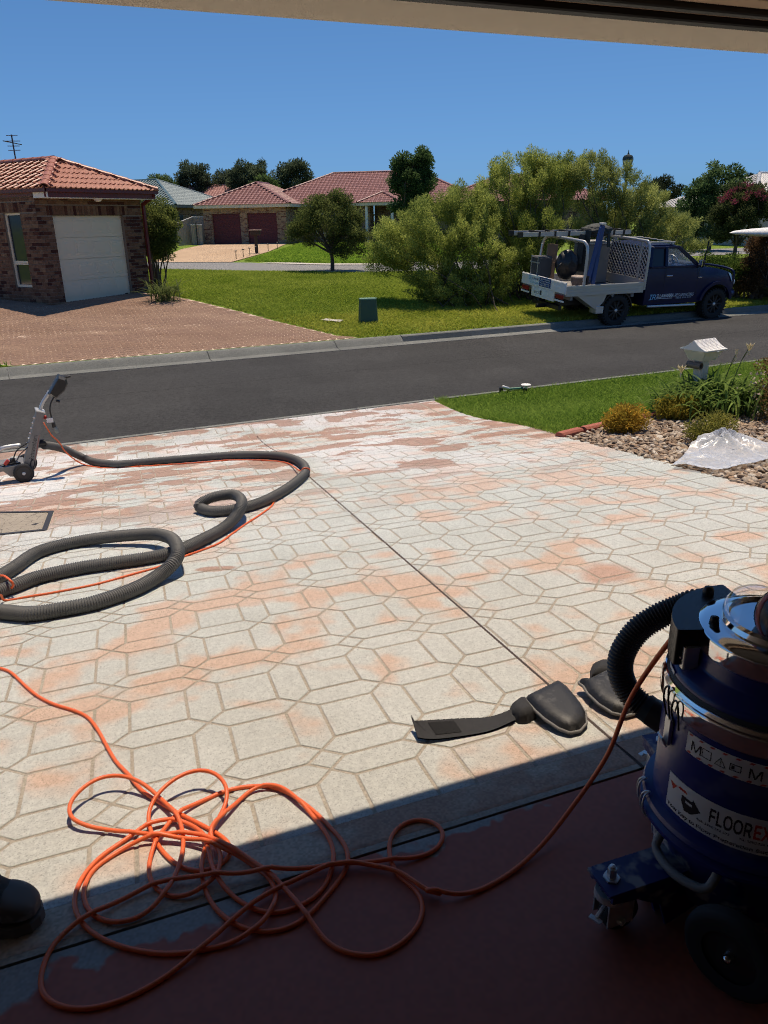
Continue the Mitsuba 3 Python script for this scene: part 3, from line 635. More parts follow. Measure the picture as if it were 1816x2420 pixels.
H6 = 'grey_roofed_house'; used.add(H6); note(H6, 'house with grey slatted roof at the right edge of the photo', 'house')
X6 = frame((20.2, 44, -.2), 70); L6 = lambda m: moved(m, X6)
add(H6 + '__wall', L6(boxab((.5, .5, -.5), (10, 8, 2.3))), mat('render_cream', (.45, .40, .33), .9))
roof(H6, X6, (0, 11, 0, 9), 2.3, math.tan(math.radians(22)), rooft('roof_grey', (.36, .36, .36), (.46, .46, .46)), shown=(0, 3), caps=(0, 1, 4))

# --- fence and gate between the two far houses
F1 = thing('metal_fence', 'ribbed beige metal fence stepping up beside the maroon garage', 'fence')
COLB = mat('fence_beige', (.33, .29, .23), .6)
def ribbed(P, Q, z0, za, zb):
    P, Q = np.array(P), np.array(Q); n = max(3, int(np.linalg.norm(Q - P) / .1)); a = np.linspace(0, 1, n * 2 + 1); d = (Q - P) / np.linalg.norm(Q - P); nn = np.array([-d[1], d[0]])
    xy = P + (Q - P) * a[:, None] + nn * (np.where(np.arange(len(a)) % 4 < 2, .02, -.02))[:, None]; zt = za + (zb - za) * a
    v = np.vstack([np.column_stack([xy, np.full(len(a), z0)]), np.column_stack([xy, zt])]); i = np.arange(len(a) - 1); m = len(a)
    return TM(v, np.vstack([np.stack([i, i + 1, i + m + 1], 1), np.stack([i, i + m + 1, i + m], 1)]))
add(F1 + '__panel', ribbed((-14.15, 57.0), (-13.5, 59.2), 0.05, 1.70, 2.1), COLB); add(F1 + '__panel', ribbed((-13.5, 59.2), (-12.4, 59.3), .05, 2.1, 2.1), COLB)
add(F1 + '__rail', cat_(bar((-14.15, 57.0, 1.72), (-13.5, 59.2, 2.12), .05), bar((-13.5, 59.2, 2.12), (-12.4, 59.3, 2.12), .05)), WHITE)
G1 = thing('side_gate', 'beige metal gate with dark post beside the double garage', 'gate')
add(G1 + '__panel', ribbed((-13.4, 58.0), (-12.65, 58.1), .1, 1.55, 1.55), COLB); add(G1 + '__post', bar((-13.02, 57.95, 0), (-13.02, 57.95, 1.75), .07), BLACK)
add(G1 + '__rail', bar((-13.42, 57.97, 1.58), (-12.6, 58.07, 1.58), .045), WHITE)
M2 = thing('post_box', 'dark brown letterbox on a post beside the far driveway', 'letterbox')
mx, my = -6.62, 43.4; mz = float(zf_(mx, my))
add(M2 + '__post', bar((mx, my, mz - .1), (mx, my, mz + .95), .16), mat('dark_brown', (.06, .03, .022), .7)); add(M2 + '__box', box(.5, .36, .22, (mx, my, mz + 1.05), .02), 'mat_dark_brown')
add(M2 + '__lid', box(.62, .44, .05, (mx, my, mz + 1.19), .01), mat('lid_pink', (.40, .27, .22), .7))
ORD = ('nearest the street', 'second from the street', 'third from the street', 'fourth, beside the dark brown letterbox', 'fifth from the street', 'nearest the double garage')
for i, (x, y) in enumerate([(-6.75, 37.8), (-6.66, 39.3), (-6.6, 40.9), (-6.5, 42.4), (-6.35, 46), (-6.2, 49)]):
    z = float(zf_(x, y)); k = thing('path_light', 'small stake light edging the sandy far driveway, ' + ORD[i], 'garden light', 'stake lights along the far driveway')
    add(k + '__stake', tube([(x, y, z - .05), (x, y, z + .35)], .018, 6), BLACK); add(k + '__cap', moved(lathe([(0, .05), (.06, .03), (.07, 0), (.0, -.01)], 10), tr(x, y, z + .37)), BLACK, True)
# ------------------------------------------------------------------ grass
def blades(poly, n, h, w, zf, c0, c1, seed, extra=None, wild=.85):
    g = np.random.default_rng(seed); P = sg.Polygon(poly); x0, y0, x1, y1 = P.bounds; pts = np.zeros((0, 2))
    while len(pts) < n:
        q = g.uniform((x0, y0), (x1, y1), (n, 2)); pts = np.vstack([pts, q[shapely.contains_xy(P, q[:, 0], q[:, 1])]])
    pts = pts[:n]; a = g.uniform(0, 2 * np.pi, n); hh = h * g.uniform(.55, 1.25, n); lean = g.normal(0, wild, (n, 2)) * hh[:, None]
    b_ = np.column_stack([pts, zf(pts[:, 0], pts[:, 1]) - .01]); d = np.column_stack([np.cos(a), np.sin(a), a * 0]) * (w * g.uniform(.6, 1.2, n))[:, None] / 2
    tip = b_ + np.column_stack([lean, hh + .01]); mid = (b_ + tip) / 2 + np.column_stack([-lean * .15, hh * .1])
    v = np.stack([b_ - d, b_ + d, mid + d * .8, mid - d * .8, tip], 1).reshape(-1, 3); i = np.arange(n) * 5
    f = np.vstack([np.stack([i, i + 1, i + 2], 1), np.stack([i, i + 2, i + 3], 1), np.stack([i + 3, i + 2, i + 4], 1)])
    m = meshkit.fbm(np.column_stack([pts * .8, pts[:, :1] * 0]), 3, seed)[:, None]; t = np.clip(m + g.normal(0, .22, (n, 1)), 0, 1)
    c = np.array(c0) * (1 - t) + np.array(c1) * t
    if extra is not None: c = extra(pts, c)
    return TM(v, f), np.repeat(c, 5, 0)
m, c = blades([on_edge(-.30), (1.84, 7.70)] + [(x, y + .12) for x, y in bed_cut[1:6]] + [(9.5, 9.0), st(14, 9.66), st(5.5, 9.66)], 70000, .055, .011, gz, (.135, .235, .03), (.255, .36, .07), 3)
add('near_lawn_grass', m, LEAF, color=c, label='dense short grass of the strip beside the driveway', cat='grass', kind='stuff')
def verge(p, c):
    t = N2[0] * p[:, 0] + N2[1] * p[:, 1]; k = np.clip((18.9 - t) / .5, 0, 1)[:, None]
    return c * (1 - k) + k * c * np.array([1.3, 1.12, 1.2])
m, c = blades([(-.50, 17.12), (-.93, 17.30), (-3.15, 19.68), (-5.0, 21.3), (-6.5, 22.45), (-8.6, 26), (-10.2, 31.5), (-8.5, 31), (-4.6, 29.1), (-.87, 28.15), (3, 29), (9.5, 25.8), (13.5, 23), st(20.5, 15.72), st(6.62, 15.72)], 150000, .075, .022, zf_, (.20, .285, .03), (.38, .44, .08), 4, verge)
add('far_lawn_grass', m, LEAF, color=c, label='sunlit grass of the lawn across the street', cat='grass', kind='stuff')
m, c = blades([(-6.1, 36.0), (-4, 34.7), (.2, 33.2), (4, 35.2), (8, 38), (8, 57), (-5.6, 57.8)], 40000, .11, .06, zf_, (.18, .32, .035), (.32, .45, .06), 5)
add('house_lawn_grass', m, LEAF, color=c, label='bright grass before the double garage house', cat='grass', kind='stuff')
m, c = blades([st(-.35, 15.76), st(-1.0, 16.25), st(-3.4, 17.1), st(-4, 15.76)], 2500, .09, .022, zf_, (.1, .2, .028), (.2, .32, .05), 6)
add('left_verge_grass', m, LEAF, color=c, label='small patch of grass at the left edge by the kerb', cat='grass', kind='stuff')
add('left_verge', sheet([st(-.33, 15.745), st(-1.0, 16.28), st(-3.4, 17.15), st(-8, 17.5), st(-8, 15.745)], zf_, .4, .012), LAWN, True, kind='structure', label='green verge at the left edge')

# ------------------------------------------------------------------ trees and shrubs
def unit(g, n):
    v = g.normal(size=(n, 3)); return v / np.linalg.norm(v, axis=1, keepdims=True)
def leaves(pts, out, L, W, cols, g, up=.5, spread=.8):
    n = len(pts); d = out + g.normal(0, spread, (n, 3)); d[:, 2] += up; d /= np.linalg.norm(d, axis=1, keepdims=True)
    s = np.cross(d, unit(g, n)); s /= np.maximum(np.linalg.norm(s, axis=1, keepdims=True), 1e-6)
    l = (L * g.uniform(.6, 1.3, n))[:, None]; w = (W * g.uniform(.7, 1.2, n))[:, None] / 2
    v = np.stack([pts, pts + d * l * .5 + s * w, pts + d * l, pts + d * l * .5 - s * w], 1).reshape(-1, 3); i = np.arange(n) * 4
    return TM(v, np.vstack([np.stack([i, i + 1, i + 2], 1), np.stack([i, i + 2, i + 3], 1)])), np.repeat(cols, 4, 0)
def clumps(env, nsub, rs, g, shell=.55):
    """small leaf clumps spread through an envelope of ellipsoids (cx, cy, cz, rx, ry, rz)"""
    env = np.array(env, float); vol = env[:, 3:].prod(1) ** (2 / 3); k = g.choice(len(env), nsub, p=vol / vol.sum())
    u = unit(g, nsub) * (shell + (1 - shell) * g.random((nsub, 1)) ** .6) * .92
    r = rs * g.uniform(.6, 1.35, nsub)
    return np.column_stack([env[k, :3] + u * env[k, 3:], r])
def crown(cl, n, L, W, c0, c1, g, up=.5, flat=.75, spread=.8, grow=None):
    k = g.choice(len(cl), n, p=(cl[:, 3] ** 2) / (cl[:, 3] ** 2).sum()); u = unit(g, n); rad = g.random((n, 1)) ** .45
    o = u * rad * cl[k, 3:4] * np.array([1, 1, flat])
    if grow is not None: d = cl[:, :3] - grow; d /= np.maximum(np.linalg.norm(d, axis=1, keepdims=True), 1e-6); d = d[k]; al = (o * d).sum(1, keepdims=True); o = (o - d * al) * .72 + d * al * 1.75
    p = cl[k, :3] + o; tone = g.random(len(cl))[k][:, None]; t = np.clip(tone * .6 + g.random((n, 1)) * .5 - .05, 0, 1)
    return leaves(p, u, L, W, np.array(c0) * (1 - t) + np.array(c1) * t, g, up, spread)
def limb(a, b_, r0, r1, g, sag=.08, n=7):
    a, b_ = np.array(a, float), np.array(b_, float); t = np.linspace(0, 1, n)[:, None]; L = np.linalg.norm(b_ - a)
    off = g.normal(0, sag * L, 3) * np.array([1, 1, .4]); p = a + (b_ - a) * t + off * np.sin(t * np.pi) + g.normal(0, .012 * L, (n, 3)) * np.sin(t * np.pi)
    return tube(p, np.linspace(r0, r1, n), 6)
BARK = mat('bark', (.11, .085, .065), .95); BARKG = mat('bark_grey', (.075, .06, .048), .95)
def plant(name, label, cat, base, env, nsub, rs, n, L, W, c0, c1, seed, trunk_top=None, r=.08, limbs=14, stems=0, up=.5, spread=.8, shell=.55, group=None, bark=None, thin=.012, flat=.75, grow=False):
    g = np.random.default_rng(seed); cl = clumps(env, nsub, rs, g, shell); k = thing(name, label, cat, group); ms = []
    base = np.array(base, float)
    order = g.permutation(len(cl))[:limbs]
    if trunk_top is not None:
        tt = np.array(trunk_top, float); ms.append(limb(base - [0, 0, .15], tt, r, r * .6, g, .02))
        for i in order: ms.append(limb(tt - (tt - base) * g.uniform(0, .35), cl[i, :3], r * .38, thin, g))
    else:
        for i in order: ms.append(limb(base + np.append(g.normal(0, stems or .15, 2), -.1), cl[i, :3], r * g.uniform(.6, 1), thin, g, .10))
    add(k + ('__trunk' if trunk_top is not None else '__stems'), cat_(ms), bark or BARK, True)
    m, c = crown(cl, n, L, W, c0, c1, g, up, flat, spread, base if grow else None); add(k + '__crown', m, 'mat_leaf_tree', color=c)
    return k
TEA0, TEA1 = (.15, .21, .05), (.52, .57, .15)
plant('tall_shrub', 'wide drooping yellow green shrub left of the blue utility truck', 'shrub', (2.35, 21.9, -.62),
      [(.55, 21.8, 1.0, .85, .8, .75), (1.5, 21.8, 1.35, 1.1, .9, .95), (2.5, 22.0, .75, 1.0, .85, 1.2), (1.35, 21.5, .15, .8, .6, .65), (2.5, 22.3, 1.75, .8, .8, .75), (.15, 21.8, .55, .5, .5, .45), (3.2, 22.0, .2, .6, .6, .8), (1.9, 21.4, -.2, .8, .4, .45), (2.6, 21.6, -.2, .7, .4, .5), (3.3, 22, .5, .5, .5, .8)],
      330, .20, 120000, .085, .018, TEA0, TEA1, 11, r=.024, limbs=80, stems=.5, up=.75, grow=True, bark=BARKG, thin=.006)
plant('tall_shrub', 'tallest yellow green shrub behind the tray of the blue truck', 'shrub', (4.3, 23.2, -.5),
      [(4.1, 23.3, 2.65, 1.05, .9, .72), (3.35, 23.2, 2.05, .8, .8, .65), (4.85, 23.4, 2.35, .8, .8, .85), (5.35, 23.5, 2.7, .6, .7, .6), (4.4, 23.3, 1.2, 1.1, .7, .8), (2.9, 23.1, 2.0, .55, .6, .5)],
      230, .19, 84000, .085, .018, TEA0, TEA1, 12, r=.028, limbs=60, stems=.35, up=.8, grow=True, bark=BARKG, thin=.006)
plant('tall_shrub', 'broad yellow green shrub sloping down behind the cab of the blue truck', 'shrub', (6.8, 23.9, -.5),
      [(5.95, 23.6, 2.55, .95, .9, .8), (6.9, 23.8, 2.15, .95, .9, .85), (7.75, 24.0, 1.6, .95, .9, .8), (8.75, 24.2, 1.05, .85, .8, .65), (9.25, 24.3, .55, .5, .6, .45), (6.6, 23.8, 1.1, 1.2, .7, .8), (8.0, 24.2, .5, 1.1, .6, .5)],
      290, .19, 104000, .085, .018, (.15, .20, .06), (.50, .53, .17), 13, r=.028, limbs=70, stems=.45, up=.8, grow=True, bark=BARKG, thin=.006)
plant('tall_shrub', 'small rounded bright green shrub clump above the truck tray', 'shrub', (4.35, 22.5, -.55),
      [(4.45, 22.4, 1.35, .62, .5, .48), (4.2, 22.4, .7, .5, .4, .5)], 46, .2, 16000, .07, .014, TEA0, (.46, .52, .11), 14, r=.03, limbs=16, stems=.1, up=.8, grow=True, bark=BARKG, thin=.006)
plant('street_tree', 'small dark round tree standing alone on the lawn', 'tree', (-1.71, 29.05, -.06),
      [(-1.8, 29.05, 1.65, 1.25, 1.15, .7), (-2.7, 29.0, 1.2, .55, .6, .4), (-1.0, 29.1, 1.3, .7, .7, .65), (-1.3, 29.1, 2.3, .5, .5, .42), (-2.2, 29.0, 2.1, .5, .5, .4), (-1.1, 29.0, .75, .65, .6, .3)],
      110, .27, 26000, .085, .035, (.06, .09, .025), (.20, .23, .075), 15, trunk_top=(-1.74, 29.05, .75), r=.085, limbs=26, up=.2)
plant('round_shrub', 'dense dark green shrub behind the brick house corner', 'shrub', (-6.72, 23.85, -.2),
      [(-6.45, 23.65, 1.62, .66, .55, .68), (-6.55, 23.65, 1.1, .58, .55, .46)], 80, .2, 20000, .07, .035, (.05, .08, .02), (.22, .25, .07), 16, r=.04, limbs=14, stems=.1, up=.3)
plant('dark_tree', 'dark green bushy tree against the sky right of the maroon roof', 'tree', (1.95, 45.0, .1),
      [(1.85, 45.0, 3.6, 1.15, 1.1, 1.2), (2.2, 45, 4.7, .55, .55, .5), (1.4, 45, 4.5, .45, .5, .5), (1.85, 45, 2.4, 1.1, 1.1, .8)], 100, .34, 22000, .15, .07, (.035, .075, .028), (.14, .21, .075), 17, trunk_top=(1.9, 45, 1.6), r=.14, limbs=16, up=.2)
for i, (lab, x, y, zc, rx, rz, c1, sd) in enumerate([
    ('light green broad tree leftmost behind the blue roof', -22.4, 84, 4.6, 2.1, 1.7, (.06, .09, .028), 21), ('tall dark gum tree second from left behind the roofs', -19.3, 86, 5.2, 2.1, 2.6, (.045, .058, .036), 22),
    ('narrow dark gum tree in the middle of the row behind the roofs', -15.9, 87, 4.9, 1.6, 2.3, (.042, .055, .035), 23), ('tallest open crowned gum tree behind the pink roof', -13.2, 85, 5.6, 2.1, 2.5, (.055, .072, .040), 24),
    ('low bright green tree in front of the tallest gum tree', -11.6, 82, 4.2, 1.7, 1.7, (.055, .085, .026), 25), ('round dark gum tree rightmost of the row behind the maroon roof', -8.8, 85, 5.4, 2.0, 2.4, (.05, .066, .038), 26)]):
    plant('gum_tree', lab, 'tree', (x, y, .3), [(x, y, zc, rx, rx * .9, rz), (x + rx * .4, y, zc + rz * .45, rx * .5, rx * .5, rz * .5), (x - rx * .45, y, zc - rz * .1, rx * .55, rx * .5, rz * .6)], 75, .52, 15000, .26, .10, (.05, .07, .04), tuple(2.9 * q for q in c1), sd, trunk_top=(x, y, 2.2), r=.2, limbs=16, up=.1, group='trees behind the roofs')
plant('round_tree', 'dark green pointed tree behind the pink flowering tree', 'tree', (16.4, 40.0, -.2),
      [(16.5, 40, 2.7, 1.25, 1.2, 1.35), (15.5, 39.8, 2.2, .75, .8, 1.2), (16.4, 40, 1.2, 1.2, 1.2, .9)], 100, .33, 22000, .14, .07, (.04, .085, .033), (.16, .23, .09), 31, trunk_top=(16.4, 40, .8), r=.12, limbs=14, up=.4)
ck = plant('flowering_tree', 'dark crowned tree with crimson pink flowers along its top', 'tree', (15.05, 34.0, -.12),
      [(15.2, 34, 1.5, 1.25, 1.2, 1.05), (15.9, 34, 1.9, .8, .8, .7), (14.5, 34, 1.4, .6, .7, .75), (15.2, 34, 2.3, .8, .8, .5)], 110, .28, 26000, .10, .05, (.035, .055, .022), (.12, .14, .055), 32, trunk_top=(15.1, 34, .55), r=.10, limbs=18, up=.2)
g = np.random.default_rng(33); a = g.uniform(0, 6.28, 46); q = g.uniform(.1, 1.0, 46)
fl = np.column_stack([15.2 + 1.35 * q * np.cos(a), 34 + 1.2 * q * np.sin(a), 2.72 - .85 * q ** 2 + g.normal(0, .09, 46), np.full(46, .15)])
m, c = crown(fl, 2600, .055, .04, (.20, .035, .06), (.38, .09, .14), g, .5); add(ck + '__flowers', m, LEAF, color=c, label='crimson pink flower clusters', kind='stuff')
plant('green_bush', 'green leafy bush with bare stems right of the truck bonnet', 'shrub', (10.55, 23.4, -.72), [(10.45, 23.35, -.02, .62, .55, .42), (10.1, 23.5, .1, .45, .45, .35), (10.85, 23.4, -.15, .4, .4, .35)], 70, .16, 15000, .055, .026, (.04, .085, .018), (.12, .175, .035), 34, r=.022, limbs=30, stems=.07, up=.4)
plant('low_hedge', 'low green shrubs between the truck and the road beyond', 'shrub', (9.6, 25.5, -.5), [(9.4, 25.4, -.05, .8, .6, .45), (10.4, 25.6, .0, .8, .6, .42), (11.3, 25.8, .0, .6, .6, .42)], 60, .2, 12000, .07, .03, (.045, .09, .02), (.13, .18, .04), 35, r=.02, limbs=20, stems=.5, up=.4)
plant('brown_bush', 'sparse reddish brown bush at the right edge above the parked car', 'shrub', (11.0, 23.1, -.6), [(11.0, 23.0, .45, .55, .45, .78), (10.75, 22.9, -.1, .4, .35, .5)], 80, .17, 15000, .055, .022, (.10, .055, .03), (.17, .11, .055), 36, r=.02, limbs=46, stems=.12, up=.4)
plant('distant_tree', 'small dark tree on the skyline right of the yellow green shrubs', 'tree', (27.6, 80, 0), [(27.6, 80, 4.0, 1.9, 1.6, 1.3)], 30, .5, 6000, .26, .1, (.02, .03, .016), (.05, .065, .035), 37, trunk_top=(27.6, 80, 2.5), r=.2, limbs=8)
plant('distant_tree', 'dark tree on the skyline behind the rightmost lamp', 'tree', (36, 78, 0), [(36, 78, 4.0, 3.2, 2, 1.2), (39, 78, 3.6, 2.5, 2, 1.0)], 50, .55, 9000, .26, .1, (.02, .03, .016), (.05, .065, .035), 38, trunk_top=(36, 78, 2.5), r=.2, limbs=10)
g = np.random.default_rng(40); X = np.linspace(-260, 300, 420); cl = np.column_stack([X + g.normal(0, 2, 420), g.normal(190, 10, 420), 1.0 + g.uniform(0, 3.2, 420), g.uniform(1.4, 2.8, 420)])
m, c = crown(cl, 42000, .9, .45, (.025, .037, .02), (.06, .08, .04), g); add('far_woods', m, LEAF, color=c, label='far dark band of trees along the horizon', cat='trees', kind='stuff')

# strap-leaved plants
def straps(center, n, L, W, g, rad=.12, droop=1.0, c0=(.05, .09, .02), c1=(.13, .18, .05), zf=gz, zoff=0.0, seg=7):
    vs, fs, cs, o = [], [], [], 0
    for _ in range(n):
        a = g.uniform(0, 6.283); l = L * g.uniform(.55, 1.15); e0 = g.uniform(.9, 1.5); t = np.linspace(0, 1, seg)
        ang = e0 - droop * g.uniform(.7, 1.7) * t ** 1.5; dx = np.cumsum(np.cos(ang)) * l / seg; dz = np.cumsum(np.sin(ang)) * l / seg
        b_ = np.array(center)[:2] + g.normal(0, rad, 2); z0 = float(zf(*b_)) + zoff - .02; d = np.array([math.cos(a), math.sin(a)]); s = np.array([-d[1], d[0], 0])
        p = np.column_stack([b_[0] + d[0] * dx, b_[1] + d[1] * dx, np.maximum(z0 + dz, z0 + .03)]); p[0] = (*b_, z0)
        w = (W * g.uniform(.7, 1.2) / 2 * np.sin(np.pi * np.clip(t * .85 + .12, 0, 1)) ** .6)[:, None]; w[-1] = .001
        fold = np.array([0, 0, 1.0]) * w * .5
        v = np.stack([p - s * w + fold, p, p + s * w + fold], 1).reshape(-1, 3); i = np.arange(seg - 1) * 3
        f = np.vstack([np.stack([i, i + 1, i + 4], 1), np.stack([i, i + 4, i + 3], 1), np.stack([i + 1, i + 2, i + 5], 1), np.stack([i + 1, i + 5, i + 4], 1)])
        q = g.random(); cs.append(np.tile(np.array(c0) * (1 - q) + np.array(c1) * q, (len(v), 1))); vs.append(v); fs.append(f + o); o += len(v)
    return TM(np.vstack(vs), np.vstack(fs)), np.vstack(cs)
g = np.random.default_rng(50)
m, c = straps((-5.75, 21.05), 120, .75, .03, g, .16, c0=(.07, .10, .03), c1=(.20, .24, .09), zf=zf_)
add('strappy_plant', m, LEAF, color=c, label='clump of strappy grey green leaves at the foot of the downpipe', cat='plant')
# ------------------------------------------------------------------ blue utility truck parked against the far kerb
XT = frame((5.82, 19.61, -.95), 68.8) @ rot([1, 0, 0], 4.5)
TB = lambda m: moved(m, XT)
TR = 'utility_truck'; used.add(TR); note(TR, 'dark blue utility truck with loaded aluminium tray parked at the far kerb', 'truck')
def paint_fn(p, n, uv): return mi.Color3f(.003, .009, .048) * (.9 + .2 * mikit.noise(p.x * 3, p.y * 3, p.z * 3))
TBLUE = mat('truck_blue', proc(paint_fn), .34, spec=.3, clearcoat=.25, clearcoat_gloss=.9)
ALU = mat('tray_aluminium', (.50, .50, .49), .4, .6)
TYRE = mat('tyre', (.016, .016, .016), .8); RIM = mat('rim_black', (.014, .014, .015), .5, 0)
scene['mat_glass'] = {'type': 'thindielectric'}
def ygo(poly, y0, y1):                           # extrude an (x, z) outline along y
    m = trimesh.creation.extrude_polygon(poly if isinstance(poly, sg.Polygon) else sg.Polygon(poly), y1 - y0, engine='earcut'); v = m.vertices
    return TM(np.column_stack([v[:, 0], y0 + v[:, 2], v[:, 1]]), m.faces[:, ::-1])
def wheel(x, y, z, out):
    k = key(TR + '__wheel'); R = .385; prof = [(.25, -.12), (.30, -.135), (.36, -.13), (.38, -.10), (R, -.06), (R, .06), (.38, .10), (.36, .13), (.30, .135), (.25, .12)]
    o = tr(x, y, z) @ rot([1, 0, 0], 90 * out); ty = lathe(prof, 40)
    lug = [moved(box(.05, .03, .10, (.385, 0, s * .075)), rot([0, 0, 1], a)) for a in range(0, 360, 12) for s in (-1, 1)]
    scene[k] = mikit.ply(TB(moved(cat_(ty, *lug), o)), TYRE, 30)
    sp_ = [moved(box(.20, .045, .03, (.135, 0, .09), .008), rot([0, 0, 1], a)) for a in range(0, 360, 36)]
    add(k + '__rim', TB(moved(cat_(lathe([(.21, .05), (.245, .11), (.255, .12), (.25, .05), (.24, -.1)], 36), lathe([(0, .03), (.21, .03)], 24), *sp_), o)), RIM, 30)
    add(k + '__hub', TB(moved(lathe([(0, .125), (.03, .12), (.045, .105), (.05, .08)], 16), o)), GALV, 30)
for x, y, o in ((0, 0, 1), (3.12, 0, 1), (0, 1.58, -1), (3.12, 1.58, -1)): wheel(x, y, .385, o)
lower = sg.Polygon([(.84, .46), (2.50, .46), (3.60, .58), (3.79, .63), (3.86, .74), (3.845, .87), (3.79, .99), (3.70, 1.085), (3.55, 1.165), (3.30, 1.235), (2.95, 1.30), (2.60, 1.36), (2.42, 1.39), (.86, 1.40), (.82, 1.2)]).difference(sg.Point(3.12, .42).buffer(.475, 24))
def taper(m, k=.30):                             # bonnet and nose narrow towards the front, sides curve in at the top
    v = m.vertices.copy(); c = .80; f = 1 - .20 * np.clip((v[:, 0] - 2.95) / .9, 0, 1) ** 2 - .05 * np.clip((v[:, 2] - .95) / .45, 0, 1) ** 2 - .03 * np.clip((.75 - v[:, 2]) / .3, 0, 1) ** 2 - .10 * np.clip((v[:, 0] - 2.4) / .4, 0, 1) * np.clip((v[:, 2] - 1.02) / .3, 0, 1) ** 2
    v[:, 1] = c + (v[:, 1] - c) * f; return TM(v, m.faces)
bd = trimesh.creation.extrude_polygon(lower.segmentize(.12), 1.76, engine='earcut'); bd = bd.subdivide_to_size(.15); v = bd.vertices
add(TR + '__body', TB(taper(TM(np.column_stack([v[:, 0], -.08 + v[:, 2], v[:, 1]]), bd.faces[:, ::-1]))), TBLUE, 35)
for y0, y1 in ((-.13, -.07), (1.67, 1.73)):
    fl = sg.Point(3.12, .42).buffer(.545, 24).difference(sg.Point(3.12, .42).buffer(.47, 24)).intersection(sg.box(2.5, .50, 3.75, 1.2)); add(TR + '__wheel_arch', TB(ygo(fl, y0, y1)), TBLUE, 30)
# glasshouse
def yy(z, near): t = (z - 1.38) / .5; return (-.05 + .14 * t) if near else (1.65 - .14 * t)
for near in (True, False):
    P = lambda x, z: (x, yy(z, near), z)
    s_ = 1 if near else -1
    add(TR + '__pillar', TB(cat_(bar(P(2.44, 1.36), P(1.80, 1.82), .06, .085), bar(P(1.38, 1.37), P(1.42, 1.84), .07, .11), bar(P(.90, 1.37), P(.98, 1.84), .08, .14), bar(P(.90, 1.375), P(2.5, 1.37), .06, .05), bar(P(.95, 1.83), P(1.82, 1.825), .06, .06))), TBLUE, 30)
    gl = [P(1.44, 1.39), P(2.34, 1.39), P(1.80, 1.80), P(1.47, 1.80)]; add(TR + '__window', TB(poly_mesh([gl])), 'mat_glass')
    gl = [P(.97, 1.39), P(1.33, 1.39), P(1.36, 1.80), P(1.04, 1.80)]; add(TR + '__window', TB(poly_mesh([gl])), GLASSD, label='dark tinted rear side window')
rf = trimesh.convex.convex_hull(np.array([(x, y, z) for x, z, i in ((.95, 1.83, 0), (1.84, 1.81, 0), (1.05, 1.885, .08), (1.70, 1.885, .08)) for y in (.075 + i, 1.525 - i)]))
add(TR + '__cab_roof', TB(TM(rf.vertices, rf.faces)), TBLUE, 30)
add(TR + '__windscreen', TB(poly_mesh([[(2.46, .0, 1.37), (2.46, 1.6, 1.37), (1.82, 1.5, 1.81), (1.82, .1, 1.81)]])), 'mat_glass')
add(TR + '__rear_window', TB(poly_mesh([[(.92, .1, 1.42), (.92, 1.5, 1.42), (.98, 1.45, 1.80), (.98, .15, 1.80)]])), GLASSD)
add(TR + '__seats', TB(cat_(box(.15, .5, .55, (1.35, .35, 1.45), .05), box(.15, .5, .55, (1.35, 1.2, 1.45), .05), box(.12, .26, .2, (1.36, .35, 1.76), .05), box(.12, .26, .2, (1.36, 1.2, 1.76), .05))), BLACK)
add(TR + '__dashboard', TB(cat_(box(.42, 1.5, .1, (2.28, .8, 1.385), .03))), BLACK)
wr = np.linspace(0, 2 * np.pi, 25)[:-1]
add(TR + '__steering_wheel', TB(moved(cat_(tube(np.column_stack([.19 * np.cos(wr), .19 * np.sin(wr), wr * 0]), .015, 6, True), box(.36, .04, .02), box(.10, .10, .03)), tr(1.98, .40, 1.44) @ rot([0, 1, 0], 62))), GALV, True)
add(TR + '__seam', TB(cat_(boxab((1.385, -.083, .55), (1.392, -.078, 1.36)), boxab((2.44, -.083, .62), (2.447, -.078, 1.33)), boxab((.88, -.083, .55), (2.44, -.078, .556)))), BLACK)
add(TR + '__door_handle', TB(box(.19, .03, .035, (1.53, -.08, 1.155), .012)), CHROME)
add(TR + '__badge', TB(box(.12, .01, .03, (2.52, -.08, 1.08), .003)), CHROME)
mr = add(TR + '__mirror', TB(cat_(box(.10, .17, .19, (2.40, -.18, 1.44), .04), bar((2.38, -.03, 1.40), (2.40, -.14, 1.40), .04))), BLACK); add(mr + '__glass', TB(box(.012, .13, .14, (2.346, -.185, 1.445), .004)), CHROME)
for y, s_ in ((.02, 1), (1.56, -1)):
    hl = trimesh.convex.convex_hull(np.array([(3.50, y - .03 * s_, 1.16), (3.62, y, 1.13), (3.72, y + .1 * s_, .98), (3.79, y + .25 * s_, .90), (3.70, y - .02 * s_, .92), (3.73, y + .28 * s_, 1.07)])); add(TR + '__headlight', TB(TM(hl.vertices, hl.faces)), mat('lens', (.6, .62, .62), .1, .3) if y < 1 else 'mat_lens')
add(TR + '__grille', TB(box(.05, .9, .2, (3.80, .80, .95), .02)), BLACK)
bb = [(3.60, -.02, .60), (3.80, .06, .62), (3.90, .35, .64), (3.92, .8, .64), (3.90, 1.25, .64), (3.80, 1.54, .62), (3.60, 1.62, .60)]
add(TR + '__bull_bar', TB(cat_(tube(catmull(bb, .08), .085, 8), tube(catmull([(3.80, .12, .70), (3.86, .14, 1.0), (3.84, .22, 1.18), (3.84, .8, 1.22), (3.84, 1.38, 1.18), (3.86, 1.46, 1.0), (3.80, 1.48, .70)], .06), .03, 8))), TBLUE, True)
for y in (.22, 1.38): add(TR + '__driving_light', TB(moved(lathe([(0, .06), (.07, .055), (.085, .03), (.08, 0), (0, -.03)], 18), tr(3.90, y, .88) @ rot([0, 1, 0], 90))), 'mat_lens', True)
